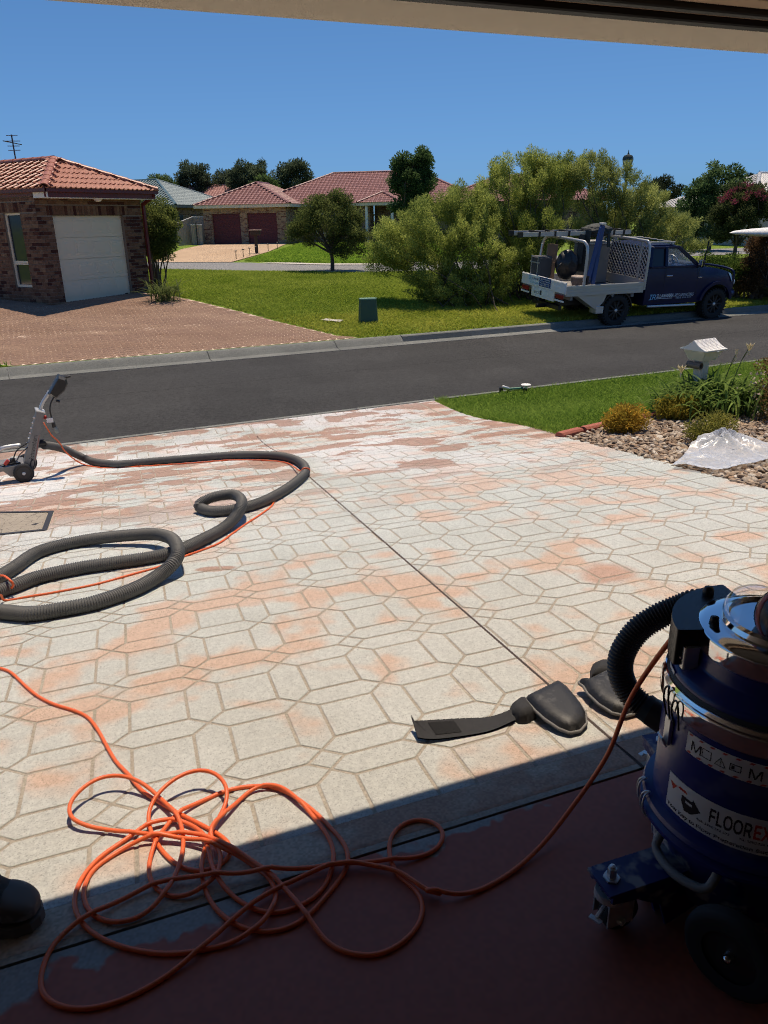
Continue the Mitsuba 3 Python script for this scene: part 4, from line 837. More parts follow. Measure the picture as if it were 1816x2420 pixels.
add(TR + '__side_step', TB(tube([(.95, -.10, .43), (2.46, -.10, .41)], .03, 10)), GALV, True)
add(TR + '__chassis', TB(cat_(boxab((-1.4, .35, .50), (3.3, .50, .66)), boxab((-1.4, 1.1, .50), (3.3, 1.25, .66)), boxab((-.15, .1, .34), (.15, 1.5, .44)), boxab((3.0, .1, .34), (3.2, 1.5, .44)), boxab((.85, .0, .44), (3.0, 1.6, .60)), tube([(-1.2, .8, .45), (-1.75, .8, .45)], .05, 8), boxab((-1.5, .2, .42), (-1.4, 1.4, .52)))), BLACK)
# roof racks
add(TR + '__roof_rack', TB(cat_(boxab((.80, .12, 1.935), (1.72, .17, 1.96)), boxab((.80, 1.40, 1.935), (1.72, 1.45, 1.96)), *[boxab((x, .10, 1.89), (x + .06, .19, 1.936)) for x in (.85, 1.6)], *[boxab((x, 1.38, 1.89), (x + .06, 1.47, 1.936)) for x in (.85, 1.6)], *[boxab((x, .1, 1.937), (x + .05, 1.5, 1.958)) for x in (.92, 1.62)])), ALU)
# tray
Y0, Y1 = -.16, 1.82
dk = add(TR + '__tray', TB(cat_(boxab((-1.56, Y0 + .03, .80), (.70, Y1 - .03, .85)), *[boxab((x, Y0 + .05, .70), (x + .07, Y1 - .05, .80)) for x in (-1.4, -.8, -.2, .4)])), mat('tray_deck', (.22, .21, .20), .7))
def ribpanel(x0, x1, y, z0, z1): return cat_(boxab((x0, y, z0), (x1, y + .03, z1)), *[boxab((x0 + .004, y - .008, z0 + (z1 - z0) * a), (x1 - .004, y + .002, z0 + (z1 - z0) * b_), .003) for a, b_ in ((.03, .30), (.36, .62), (.68, .97))])
add(dk + '__side_panel', TB(ribpanel(-1.56, .70, Y0, .80, 1.05)), ALU); add(dk + '__side_panel', TB(ribpanel(-1.56, .70, Y1 - .03, .80, 1.05)), ALU)
tg = add(dk + '__tailgate', TB(cat_(boxab((-1.60, Y0, .86), (-1.57, Y1, 1.13)), *[boxab((-1.610, Y0 + .003, z), (-1.598, Y1 - .003, z + .075), .003) for z in (.87, .955, 1.04)], boxab((-1.60, Y0 + .45, .62), (-1.58, Y1 - .5, .855)), boxab((-1.612, Y0 + .01, .66), (-1.60, Y0 + .40, .70)), boxab((-1.612, Y1 - .40, .66), (-1.60, Y1 - .01, .70)))), WHITE)
for y in (Y0 + .06, Y1 - .36): add(dk + '__tail_light', TB(box(.04, .30, .10, (-1.60, y + .15, .78), .01)), mat('red_lens', (.25, .02, .015), .2) if y < 1 else 'mat_red_lens')
def mesh_head():
    out = []
    for i in range(-8, 20):
        for s_ in (1, -1):
            a = np.array([Y0 + .1 + i * .12, 1.12]); b_ = a + np.array([.75 * s_, .80]) if s_ > 0 else a + np.array([-.75, .80])
            L = sg.LineString([a, b_]).intersection(sg.box(Y0 + .06, 1.12, Y1 - .06, 1.92))
            if not L.is_empty and L.length > .03: c = np.array(L.coords); out.append(bar((.74, c[0][0], c[0][1]), (.74, c[-1][0], c[-1][1]), .012, .02))
    return cat_(out)
hb = add(dk + '__headboard', TB(cat_(tube(catmull([(.74, Y0 + .03, .86), (.74, Y0 + .03, 1.75), (.74, Y0 + .12, 1.97), (.74, Y0 + .3, 2.0), (.74, Y1 - .3, 2.0), (.74, Y1 - .12, 1.97), (.74, Y1 - .03, 1.75), (.74, Y1 - .03, .86)], .06), .035, 10), boxab((.725, Y0 + .05, .86), (.755, Y1 - .05, 1.10)), boxab((.72, Y0 + .32, 1.1), (.76, Y0 + .37, 1.97)))), ALU, 40)
add(hb + '__mesh', TB(mesh_head()), ALU)
add(dk + '__rear_hoop', TB(tube(catmull([(-1.05, Y0 + .06, .86), (-1.05, Y0 + .06, 1.78), (-1.07, Y0 + .15, 1.99), (-1.1, Y0 + .35, 2.03), (-1.1, Y1 - .4, 2.03), (-1.12, Y1 - .2, 1.98), (-1.15, Y1 - .1, 1.75), (-1.2, Y1 - .06, .86)], .06), .038, 10)), ALU, True)
add(dk + '__under_box', TB(cat_(ygo([(-1.2, .79), (-.35, .79), (-.42, .62), (-.60, .46), (-.66, .46)], Y0 + .04, Y0 + .4))), ALU)
add(dk + '__mud_flap', TB(boxab((-.62, Y0 + .03, .34), (-.40, Y0 + .3, .52), .01)), GALV); add(dk + '__mud_guard', TB(ygo(sg.Point(0, .385).buffer(.47, 20).difference(sg.Point(0, .385).buffer(.44, 20)).intersection(sg.box(-.5, .45, .5, 1)), Y0 + .04, .14)), BLACK)
# lettering
def lettered(parent, name, text, h, xform, m, depth=.003, bold=False, width=None):
    t = meshkit.text_mesh(text, h, depth, bold); v = t.vertices.copy()
    if width: v[:, 0] *= width / np.ptp(v[:, 0])
    return add(parent + '__' + name, TB(moved(TM(v, t.faces), xform)), m)
SIDE = lambda x, y, z: tr(x, y, z) @ np.array([[1, 0, 0, 0], [0, 0, -1, 0], [0, 1, 0, 0], [0, 0, 0, 1.0]])
SHEAR = np.eye(4); SHEAR[0, 1] = .18
PALEB = mat('lettering_blue', (.18, .42, .60), .5); SILV = mat('lettering_silver', (.62, .64, .66), .5); NAVY = mat('panel_navy', (.02, .05, .16), .5); STK = mat('sticker_white', (.68, .72, .72), .5)
lettered(TR, 'lettering', 'IR', .125, SIDE(.98, -.0815, .59) @ SHEAR, PALEB, bold=True, width=.20)
lettered(TR, 'lettering', 'ILLAWARRA', .080, SIDE(1.21, -.0815, .635) @ SHEAR, SILV, bold=True, width=.53)
lettered(TR, 'lettering', 'RESURFACING', .075, SIDE(1.78, -.0815, .635) @ SHEAR, SILV, width=.60)
lettered(TR, 'lettering', '0411 491 070', .035, SIDE(1.82, -.0815, .585), SILV, width=.50); add(TR + '__stripe', TB(boxab((1.20, -.083, .600), (1.72, -.0795, .612))), SILV)
REAR = lambda y, z: tr(-1.6135, y, z) @ np.array([[0, 0, -1, 0], [-1, 0, 0, 0], [0, 1, 0, 0], [0, 0, 0, 1.0]])
add(tg + '__sticker', TB(boxab((-1.614, .98, .90), (-1.609, 1.50, 1.12))), STK); add(tg + '__sticker', TB(boxab((-1.614, .46, .90), (-1.609, .975, 1.12))), NAVY)
lettered(tg, 'lettering', 'IR', .10, REAR(1.48, 1.0) @ tr(0, 0, .001), PALEB, bold=True, width=.14); lettered(tg, 'lettering', 'ILLAWARRA', .05, REAR(1.32, 1.02) @ tr(0, 0, .001), NAVY, width=.32); lettered(tg, 'lettering', 'RESURFACING', .045, REAR(1.40, .93) @ tr(0, 0, .001), PALEB, width=.38)
for i, s_ in enumerate(('Concrete Resurfacing', 'Driveway Cleaning', 'Floor Preparation', '0411 491 070')): lettered(tg, 'lettering', s_, .03, REAR(.94, 1.07 - i * .05) @ tr(0, 0, .001), STK, width=.42)
np_ = add(tg + '__plate', TB(boxab((-1.606, .62, .64), (-1.601, 1.26, .84))), STK); lettered(tg, 'lettering', 'BN12F', .06, tr(.008, 0, 0) @ REAR(1.18, .70), mat('plate_ink', (.05, .06, .08), .5), width=.24)
add(tg + '__crest', TB(boxab((-1.609, .84, .69), (-1.605, .92, .80), .002)), 'mat_plate_ink')

# --- load on the tray: things of their own
def load(name, label, cat, parts):
    k = thing(name, label, cat)
    for p, m, mt, sm in parts: add(k + '__' + p, TB(m), mt, sm)
rungs = [tube([(x, 1.02, 2.13), (x, 1.42, 2.13)], .016, 6) for x in np.arange(-2.1, .9, .28)]
load('ladder', 'long aluminium ladder tied along the top of the truck tray', 'ladder', [('rail', cat_(boxab((-2.25, .99, 2.07), (1.0, 1.02, 2.17)), boxab((-2.25, 1.42, 2.07), (1.0, 1.45, 2.17))), ALU, False), ('rung', cat_(rungs), ALU, True), ('foot', boxab((-2.32, .97, 2.06), (-2.2, 1.04, 2.18)), BLACK, False), ('foot', boxab((-2.32, 1.40, 2.06), (-2.2, 1.47, 2.18)), BLACK, False), ('strap', cat_(*[boxab((x, .975, 2.06), (x + .05, 1.465, 2.185)) for x in (-1.75, -1.3, -.9, .45, .75)]), BLACK, False)])
HBL = mat('hoist_blue', (.02, .06, .20), .4)
load('workshop_hoist', 'tall blue steel hoist standing upright in the truck tray', 'hoist', [('post', cat_(bar((-.50, .32, .90), (-.42, .30, 2.36), .10, .10)), HBL, False), ('arm', cat_(bar((-.68, .26, 1.10), (-.47, .27, 2.32), .07, .09), bar((-.60, .42, 1.0), (-.45, .34, 1.5), .06)), HBL, False), ('cap', cat_(box(.13, .13, .05, (-.42, .30, 2.39), .01)), GALV, False), ('base', cat_(boxab((-.8, .2, .86), (-.3, .5, .95)), tube([(-.72, .25, .9), (-.70, .25, 1.2)], .04, 8)), BLACK, False)])
load('crate', 'dark grey strapped crate at the rear corner of the tray', 'crate', [('box', box(.40, .42, .52, (-1.32, 1.42, 1.30), .03), mat('crate_grey', (.055, .058, .065), .6), False), ('strap', cat_(boxab((-1.525, 1.25, 1.03), (-1.515, 1.28, 1.57)), boxab((-1.525, 1.55, 1.03), (-1.515, 1.58, 1.57)), boxab((-1.525, 1.2, 1.40), (-1.516, 1.64, 1.43))), GALV, False)])
load('board', 'tan timber board leaning upright behind the black bag on the tray', 'board', [('sheet', bar((-.98, 1.55, .90), (-.90, 1.60, 1.82), .03, .6), mat('tan_board', (.26, .17, .11), .8), False), ('edge', bar((-1.30, 1.56, .90), (-1.22, 1.61, 1.84), .03, .05), GALV, False)])
bag = trimesh.creation.icosphere(3); v = bag.vertices * [.32, .22, .36]; v = v * (1 + .22 * (meshkit.fbm(bag.vertices * 2.2, 3, 5) - .5))[:, None]
load('black_bag', 'bulging black bag between the board and the blue hoist on the tray', 'bag', [('body', TM(v + [-.83, 1.0, 1.38], bag.faces), BLACK, True), ('strap', tube(catmull([(-1.1, .85, 1.45), (-1.25, .8, 1.3), (-1.1, .8, 1.1)], .05), .015, 6), BLACK, True)])
load('bucket', 'brown lidded bucket on the near side of the truck tray', 'bucket', [('body', moved(lathe([(.0, 0), (.14, 0), (.165, .30), (.17, .31)], 24), tr(-.92, .32, .86)), mat('bucket_brown', (.12, .085, .07), .6), 30), ('lid', moved(lathe([(.0, .345), (.17, .34), (.185, .325), (.185, .305), (.165, .30)], 24), tr(-.92, .32, .86)), mat('lid_tan', (.30, .24, .20), .6), 30)])
v = bag.vertices * [.42, .30, .16]; v = v * (1 + .5 * (meshkit.fbm(bag.vertices * 3, 3, 9) - .5))[:, None]
load('dark_tarpaulin', 'crumpled dark tarpaulin draped over the ladder', 'tarpaulin', [('sheet', TM(v + [.05, 1.15, 2.16], bag.faces), mat('tarp', (.025, .032, .03), .75), True), ('flap', cat_(bar((.30, .92, 1.78), (.28, .95, 2.2), .16, .03), bar((-.42, .95, 1.2), (-.35, .98, 2.2), .22, .05), bar((-.55, .93, 1.4), (-.5, .97, 2.1), .15, .04)), 'mat_tarp', False)])
load('tool_box', 'pale grey metal tool box against the headboard of the tray', 'tool box', [('body', boxab((-.18, 1.15, .86), (.55, 1.72, 1.82), .02), mat('box_grey', (.20, .205, .205), .45, .4), False), ('lid', boxab((-.20, 1.13, 1.825), (.57, 1.74, 1.88), .01), ALU, False)])
v = bag.vertices * [.22, .12, .05]; v = v * (1 + .7 * (meshkit.fbm(bag.vertices * 3.4, 3, 12) - .5))[:, None]
load('purple_cloth', 'crumpled purple cloth on the near edge of the tray deck', 'cloth', [('body', cat_(TM(v + [-.05, .25, .89], bag.faces), TM(v * [.6, .9, 1.2] + [-.28, .30, .90], bag.faces)), mat('purple', (.16, .06, .36), .8), True)])
load('rag', 'small white rag beside the foot of the blue hoist', 'rag', [('body', TM(v * [.35, .6, .9] + [-.45, .08, .89], bag.faces), STK, True)])
# ------------------------------------------------------------------ foreground: industrial vacuum
VA = frame((.87, 1.48, 0), 120.4); VL = lambda m: moved(m, VA)
VC_ = 'industrial_vacuum'; used.add(VC_); note(VC_, 'blue and chrome industrial vacuum cleaner on castors in the dark garage corner', 'vacuum cleaner')
def cylp(phi, z, r): a = math.radians(phi); return np.array([r * math.sin(a), -r * math.cos(a), z])
lt = add(VC_ + '__lower_tank', VL(lathe([(0, .055), (.17, .055), (.192, .07), (.196, .09), (.196, .232), (.20, .238)], 64)), VBLUED, 40)
add(VC_ + '__rim', VL(lathe([(.20, .222), (.232, .226), (.242, .236), (.242, .246), (.232, .252), (.228, .256), (.236, .260), (.24, .268), (.236, .278), (.216, .284)], 72)), VBLUE, 40)
dr_ = add(VC_ + '__drum', VL(lathe([(.214, .25), (.216, .284), (.216, .30), (.216, .56), (.21, .57)], 72)), VBLUE, 40)
add(VC_ + '__band', VL(lathe([(.214, .552), (.226, .554), (.229, .562), (.228, .592), (.224, .598), (.226, .603), (.222, .612), (.21, .614)], 72)), CHROME, 40)
add(VC_ + '__seal', VL(lathe([(.215, .606), (.219, .612), (.213, .622), (.204, .622)], 64)), RUBBER, 40)
add(VC_ + '__motor_housing', VL(lathe([(.212, .60), (.212, .625), (.206, .634), (.198, .64), (.170, .652), (.165, .66), (.163, .70), (.16, .704)], 72)), VBLUE, 40)
ld = add(VC_ + '__lid', VL(lathe([(.150, .690), (.167, .694), (.170, .702), (.169, .735), (.164, .742), (.150, .748), (.135, .751), (.128, .752), (.118, .753), (.114, .764), (.104, .768), (.10, .760), (.0, .760)], 72)), CHROME, 40)
for a in (-62, 30, 120): add(ld + '__bolt', VL(moved(lathe([(0, .02), (.009, .018), (.011, .0), (0, -.002)], 12), tr(*cylp(a, .752, .142)))), BLACK, True)
scene['mat_clear_plastic'] = {'type': 'thindielectric'}
add(VC_ + '__clear_cover', VL(moved(lathe([(.088, .0), (.088, .02), (.082, .05), (.066, .075), (.042, .09), (.018, .096), (.0, .097)], 40), tr(-.048, -.005, .756) @ np.diag([.80, .80, .78, 1]))), 'mat_clear_plastic', True)
add(VC_ + '__knob', VL(moved(cat_(lathe([(0, .05), (.045, .048), (.062, .035), (.066, 0), (.062, -.035), (.045, -.048), (0, -.05)], 28)), tr(.018, -.05, .795) @ rot([1, 0, .5], 82))), BLACK, True)
add(VC_ + '__knob_ring', VL(moved(lathe([(.0645, -.011), (.0675, -.009), (.0675, .009), (.0645, .011)], 28), tr(.018, -.05, .795) @ rot([1, 0, .5], 82))), mat('knob_red', (.30, .04, .02), .45), True)
add(VC_ + '__knob_stem', VL(tube([(.018, -.05, .75), (.018, -.05, .78)], .02, 12)), BLACK, True)
# black inlet box on the left of the lid
def arcbox(p0, p1, r0, r1, z0, z1, n=12):
    a = np.linspace(p0, p1, n); q = [cylp(x, 0, r0)[:2] for x in a] + [cylp(x, 0, r1)[:2] for x in a[::-1]]; w = min(.006, (r1 - r0) * .15); return prism(sg.Polygon(q).buffer(-w).buffer(w), z0, z1)
add(VC_ + '__control_box', VL(arcbox(-142, -60, .150, .222, .652, .742, 18)), BLACK)
add(VC_ + '__hinge', VL(cat_(arcbox(-63, -57, .168, .205, .645, .70, 3), moved(lathe([(0, .006), (.005, .004), (.005, 0)], 8), tr(*cylp(-60, .67, .206))))), GALV)
add(VC_ + '__box_knob', VL(moved(lathe([(0, .022), (.009, .021), (.013, .013), (.013, 0)], 16), tr(*cylp(-122, .741, .19)))), BLACK, True)
hp = catmull([(-.115, .13, .700), (-.182, .14, .698), (-.224, .135, .675), (-.269, .12, .645), (-.311, .10, .605), (-.337, .08, .552), (-.342, .07, .503), (-.328, .065, .46), (-.302, .06, .43), (-.269, .055, .413), (-.246, .05, .404), (-.205, .045, .392)], .0012)
s = np.concatenate([[0], np.cumsum(np.linalg.norm(np.diff(hp, axis=0), axis=1))])
add(VC_ + '__hose', VL(tube(hp, .0315 + .0022 * np.sign(np.sin(s * 2 * np.pi / .0085)) * np.abs(np.sin(s * 2 * np.pi / .0085)) ** .5, 28)), RUBBER, True)
add(VC_ + '__hose_cuff', VL(tube([(-.268, .055, .413), (-.242, .05, .403)], .036, 28)), mat('cuff_teal', (.012, .035, .045), .5), 40)
add(VC_ + '__hose_socket', VL(tube([(-.25, .051, .406), (-.17, .04, .385)], [.037, .042], 28)), BLACK, 40)
for ph in (-56, 35, 125):                          # wire catches on the band and on the rim
    ck = key(VC_ + '__catch'); p = lambda d, z, r: cylp(ph + d, z, r)
    scene[ck] = mikit.ply(VL(cat_(*[tube(catmull([p(d - 2.2, .52, .224), p(d - 3.2, .565, .234), p(d - 2, .597, .236), p(d, .606, .232), p(d + 2, .597, .236), p(d + 3.2, .565, .234), p(d + 2.2, .52, .224)], .006), .0024, 6) for d in (0,)])), BLACK, True)
    add(ck + '__loop', VL(tube(catmull([p(7.4, .52, .224), p(6.6, .56, .234), p(8, .588, .236), p(10, .594, .234), p(12, .586, .236), p(13, .56, .234), p(11.8, .52, .224)], .006), .0024, 6)), BLACK, True)
    add(ck + '__lever', VL(cat_(arcbox(ph - 2.5, ph + 4, .217, .226, .455, .525, 3), moved(box(.024, .004, .03), tr(*cylp(ph + .5, .462, .232)) @ rot([0, 0, 1], ph) @ rot([1, 0, 0], 28)))), GALV)
for ph in (-74, -62):
    ck = key(VC_ + '__rim_catch'); p = lambda d, z, r: cylp(ph + d, z, r)
    scene[ck] = mikit.ply(VL(tube(catmull([p(-1.5, .19, .204), p(-2.4, .235, .246), p(-1.5, .278, .247), p(0, .288, .232), p(1.5, .278, .247), p(2.4, .235, .246), p(1.5, .19, .204)], .006), .0026, 6)), GALV, True)
    add(ck + '__lever', VL(moved(box(.022, .005, .07), tr(*cylp(ph, .165, .206)) @ rot([0, 0, 1], ph) @ rot([1, 0, 0], 8))), GALV)
# labels on the drum, lettering wrapped round it
def wrap(t, phi0, z0, r, depth=.0006):
    v = t.vertices; a = np.radians(phi0) + v[:, 0] / r; rr = r + v[:, 2]
    return VL(TM(np.column_stack([rr * np.sin(a), -rr * np.cos(a), z0 + v[:, 1]]), t.faces))
def patch(p0, p1, z0, z1, r, n=24, th=.0008):
    w = math.radians(p1 - p0) * r; m = box(w, z1 - z0, th, (w / 2, (z1 - z0) / 2, th / 2)); m = TM(*(lambda q: (q.vertices, q.faces))(trimesh.Trimesh(m.vertices, m.faces).subdivide_to_size(.012)))
    return wrap(m, p0, z0, r)
DEC = mat('label_white', (.55, .54, .52), .45); INK = mat('label_ink', (.012, .012, .013), .4); RED = mat('label_red', (.42, .03, .015), .45)
lb = add(VC_ + '__label', patch(-48.5, 40, .300, .394, .2165), DEC, label='white maker label with a black arrow sign')
def vtext(par, text, h, phi, z, m, bold=False, width=None, name='lettering', r=.2174):
    t = meshkit.text_mesh(text, h, .0005, bold); v = t.vertices.copy()
    if width: v[:, 0] *= width / np.ptp(v[:, 0])
    return add(par + '__' + name, wrap(TM(v, t.faces), phi, z, r), m)
vtext(lb, 'FLOOR', .036, -17.6, .341, INK, True, .088); vtext(lb, 'EX', .036, 6.7, .341, RED, True, .034)
vtext(lb, 'Your Key to Floor Preparation Success', .0085, -47, .3065, INK, True, .275)
vtext(lb, 'AUS: 1800 356 673', .0055, -24.5, .3275, INK, True, .075); vtext(lb, 'NZ: 0800 356 673', .0055, 0.5, .3275, INK, True, .068)
def shape(par, pts, m, phi=0, z=0, r=.2174, name='mark', hole=None):
    P = sg.Polygon(pts, hole)
    t = trimesh.creation.extrude_polygon(P, .0005, engine='earcut').subdivide_to_size(.012); return add(par + '__' + name, wrap(TM(t.vertices, t.faces), phi, z, r), m)
shape(lb, [(0, 0), (-.012, .017), (.012, .017)], RED, -43.5, .357)
shape(lb, [(0, 0), (.006, .006), (.024, .006), (.030, .0)], RED, -40, .373)
shape(lb, [(0, .006), (.0, .022), (.030, .022), (.030, .030), (.052, .008), (.030, -.012), (.012, -.014)], INK, -36, .341)
shape(lb, [(.012, .007), (.012, .013), (.030, .013), (.030, .007)], DEC, -36, .343, r=.2181)
wl = add(VC_ + '__warning_label', patch(-38.5, 20, .480, .532, .2165), DEC, label='white warning label with the letter M and hazard signs')
vtext(wl, 'M', .024, -35.4, .492, INK, False, .026); vtext(wl, 'M', .024, -1.5, .492, INK, False, .026)
for i in range(8):
    for z in (.4812, .5262): shape(wl, [(0, 0), (.009, 0), (.013, .0045), (.004, .0045)], RED, -37.5 + i * 7.2, z)
shape(wl, [(0, 0), (.022, 0), (.022, .022), (0, .022)], INK, -27.2, .494, hole=[[(.0015, .0015), (.0205, .0015), (.0205, .0205), (.0015, .0205)]])
shape(wl, [(0, 0), (.026, 0), (.013, .023)], INK, -19.5, .493, hole=[[(.0025, .0015), (.0235, .0015), (.013, .0195)]])
vtext(wl, '!', .011, -16.5, .497, INK, True)
shape(wl, [(0, 0), (.024, 0), (.024, .017), (0, .017)], INK, -11, .496, hole=[[(.002, .002), (.022, .002), (.022, .015), (.002, .015)]]); shape(wl, [(.004, .004), (.010, .004), (.010, .013), (.004, .013)], INK, -11, .496)
add(VC_ + '__rating_plate', patch(-74, -62, .618, .630, .213), DEC)
# tank handle, castors, rear wheel
add(VC_ + '__handle', VL(tube(catmull([cylp(-50, .228, .205), cylp(-48, .20, .222), cylp(-44, .178, .238), cylp(-28, .170, .246), cylp(-12, .178, .244), cylp(-8, .20, .228), cylp(-7, .228, .205)], .01), .011, 8)), mat('handle_grey', (.20, .195, .185), .6), True)
for nm, phi in (('left', -40), ('right', 75), ('back', -140)):
    arm = key(VC_ + '__castor_arm'); R = rot([0, 0, 1], phi)
    # built pointing to local -y, then turned
    A_ = lambda m: VL(moved(m, R))
    web = ygo([(.15, .145), (.345, .150), (.40, .150), (.40, .128), (.33, .118), (.26, .075), (.235, .0), (.15, .03)], -.004, .004); turn = rot([0, 0, 1], -90)
    scene[arm] = mikit.ply(A_(cat_(moved(cat_(web, ygo([(.15, .155), (.41, .158), (.41, .150), (.15, .145)], -.045, .045), moved(web, tr(0, .04, 0)), moved(web, tr(0, -.04, 0))), turn))), VBLUED)
    cx = np.array([0, -.375, 0]); tt = tr(*cx)
    add(arm + '__bolt', A_(moved(cat_(lathe([(0, .030), (.011, .030), (.011, .004), (.02, .004), (.02, 0)], 6), lathe([(0, .038), (.007, .036), (.007, .028)], 10)), tt @ tr(0, 0, .158))), GALV)
    add(arm + '__fork', A_(moved(cat_(lathe([(.0, .125), (.034, .122), (.036, .105), (.0, .10)], 24), boxab((-.030, -.02, .035), (-.026, .05, .105)), boxab((.026, -.02, .035), (.030, .05, .105)), boxab((-.03, -.02, .098), (.03, .05, .106))), tt)), GALV, 40)
    add(arm + '__castor_wheel', A_(moved(lathe([(.0, -.014), (.03, -.016), (.046, -.016), (.0485, -.010), (.0485, .010), (.046, .016), (.03, .016), (.0, .014)], 28), tt @ tr(0, .03, .049) @ rot([0, 1, 0], 90))), TYRE, 40)
    add(arm + '__brake', A_(moved(cat_(box(.03, .012, .004, (0, -.058, .075)), bar((0, -.02, .085), (0, -.055, .077), .008), box(.022, .02, .012, (.034, .0, .05), .003)), tt @ rot([0, 0, 1], 25))), GALV)
lw = VC_ + '__rear_wheel'
for X_, Y_, a in ((.03, -.31, 72), (.33, .05, 70)):
    k = key(lw); o = tr(X_, Y_, .105) @ rot([0, 0, 1], a) @ rot([0, 1, 0], 90)
    scene[k] = mikit.ply(VL(moved(lathe([(.06, -.02), (.088, -.024), (.10, -.018), (.105, -.008), (.105, .008), (.10, .018), (.088, .024), (.06, .02)], 48), o)), TYRE, 40)
    add(k + '__disc', VL(moved(lathe([(0, .014), (.02, .016), (.03, .010), (.065, .010), (.065, -.012), (0, -.012)], 32), o)), RIM, 40); add(k + '__axle_cap', VL(moved(lathe([(0, -.032), (.010, -.03), (.012, -.012)], 14), o)), CHROME, True)
    add(k + '__bracket', VL(bar((X_, Y_, .105), (X_ * .4, Y_ * .4, .09), .035)), VBLUED)

# ------------------------------------------------------------------ cords and hose lying on the driveway
def lay(P, r, step, relax=30):
    """cord through points (x, y, height above ground); where it crosses an earlier run it climbs over it"""
    c = catmull(P, step); ker = np.ones(9) / 9
    for _ in range(3): c = np.column_stack([np.convolve(np.pad(c[:, q], 4, 'edge'), ker, 'valid') for q in range(3)])
    h = c[:, 2].copy(); n = len(c); gap = int(.07 / step)
    from scipy.spatial import cKDTree
    for i in range(n):
        lo = i - gap
        if lo > 0:
            d = np.hypot(c[:lo, 0] - c[i, 0], c[:lo, 1] - c[i, 1]); near_ = d < 2.0 * r
            if near_.any():
                hn = h[:lo][near_]; t = hn.max() + 2.0 * r
                if h[i] < t and h[i] > hn.max() - 2.2 * r: h[i] = t
    for _ in range(relax): h = np.maximum(h, np.convolve(np.pad(h, 3, 'edge'), np.array([1, 2, 3, 4, 3, 2, 1]) / 16, 'valid') - 1e-4)
    return np.column_stack([c[:, 0], c[:, 1], gz_edge(c[:, 0], c[:, 1]) + h])
def gz_edge(x, y): return gz(x, y)
HOSE_PTS= [[-3.326, 7.235, 0.33], [-3.307, 7.34, 0.31], [-3.301, 7.495, 0.27], [-3.324, 7.719, 0.21], [-3.298, 7.833, 0.15], [-3.234, 7.914, 0.08], [-3.114, 7.843, 0.045], [-2.83, 7.613, 0.038], [-2.671, 7.547, 0.038], [-2.355, 7.563, 0.038], [-1.952, 7.557, 0.038], [-1.544, 7.517, 0.038], [-1.221, 7.354, 0.038], [-1.006, 7.197, 0.038], [-0.828, 6.958, 0.038], [-0.712, 6.62, 0.038], [-0.689, 6.291, 0.038], [-0.759, 5.874, 0.038], [-0.867, 5.514, 0.038], [-0.982, 5.306, 0.038], [-1.108, 5.211, 0.038], [-1.247, 5.195, 0.038], [-1.356, 5.299, 0.038], [-1.376, 5.334, 0.06], [-1.311, 5.382, 0.09], [-1.209, 5.389, 0.11], [-1.111, 5.342, 0.12], [-1.032, 5.182, 0.12], [-1.001, 5.004, 0.115], [-1.024, 4.888, 0.07], [-1.081, 4.724, 0.038], [-1.161, 4.501, 0.038], [-1.258, 4.299, 0.038], [-1.383, 4.19, 0.038], [-1.592, 4.116, 0.038], [-1.795, 4.045, 0.038], [-1.97, 3.925, 0.038], [-2.044, 3.798, 0.038], [-2.128, 3.665, 0.038], [-2.153, 3.533, 0.038], [-2.067, 3.408, 0.038], [-1.944, 3.417, 0.038], [-1.776, 3.371, 0.038], [-1.644, 3.404, 0.038], [-1.478, 3.484, 0.038], [-1.33, 3.649, 0.04], [-1.246, 3.834, 0.05], [-1.191, 3.928, 0.09], [-1.192, 4.031, 0.12], [-1.271, 4.244, 0.115], [-1.364, 4.406, 0.1], [-1.504, 4.543, 0.08], [-1.751, 4.597, 0.06], [-2.008, 4.594, 0.038], [-2.183, 4.411, 0.038], [-2.203, 4.09, 0.038], [-2.239, 3.886, 0.038], [-2.353, 3.811, 0.038]]
CABLE= [[-3.236, 7.119, 0.56], [-3.263, 7.227, 0.5], [-3.261, 7.295, 0.42], [-3.251, 7.359, 0.37], [-3.224, 7.38, 0.31], [-3.211, 7.414, 0.24], [-3.194, 7.561, 0.13], [-3.141, 7.658, 0.05], [-2.961, 7.63, 0.006], [-2.774, 7.553, 0.006], [-2.326, 7.449, 0.006], [-1.919, 7.401, 0.006], [-1.52, 7.374, 0.006], [-1.201, 7.211, 0.006], [-0.927, 6.999, 0.006], [-0.737, 6.407, 0.05], [-0.691, 6.342, 0.085], [-0.65, 6.397, 0.06], [-0.67, 6.432, 0.01], [-0.721, 6.101, 0.006], [-0.834, 5.587, 0.006], [-0.848, 5.367, 0.006], [-0.9, 5.135, 0.006], [-0.962, 4.923, 0.006], [-1.015, 4.703, 0.006], [-1.064, 4.499, 0.006], [-1.156, 4.357, 0.006], [-1.233, 4.256, 0.006], [-1.317, 4.11, 0.006], [-1.443, 3.995, 0.006], [-1.614, 3.847, 0.006], [-1.794, 3.754, 0.006], [-1.93, 3.701, 0.006], [-2.038, 3.66, 0.006], [-2.038, 3.624, 0.05], [-2.031, 3.557, 0.1], [-2.126, 3.772, 0.1], [-2.105, 3.805, 0.1], [-2.031, 3.728, 0.1], [-2.018, 3.728, 0.07], [-2.071, 3.758, 0.02], [-2.127, 3.714, 0.006], [-2.176, 3.665, 0.006]]
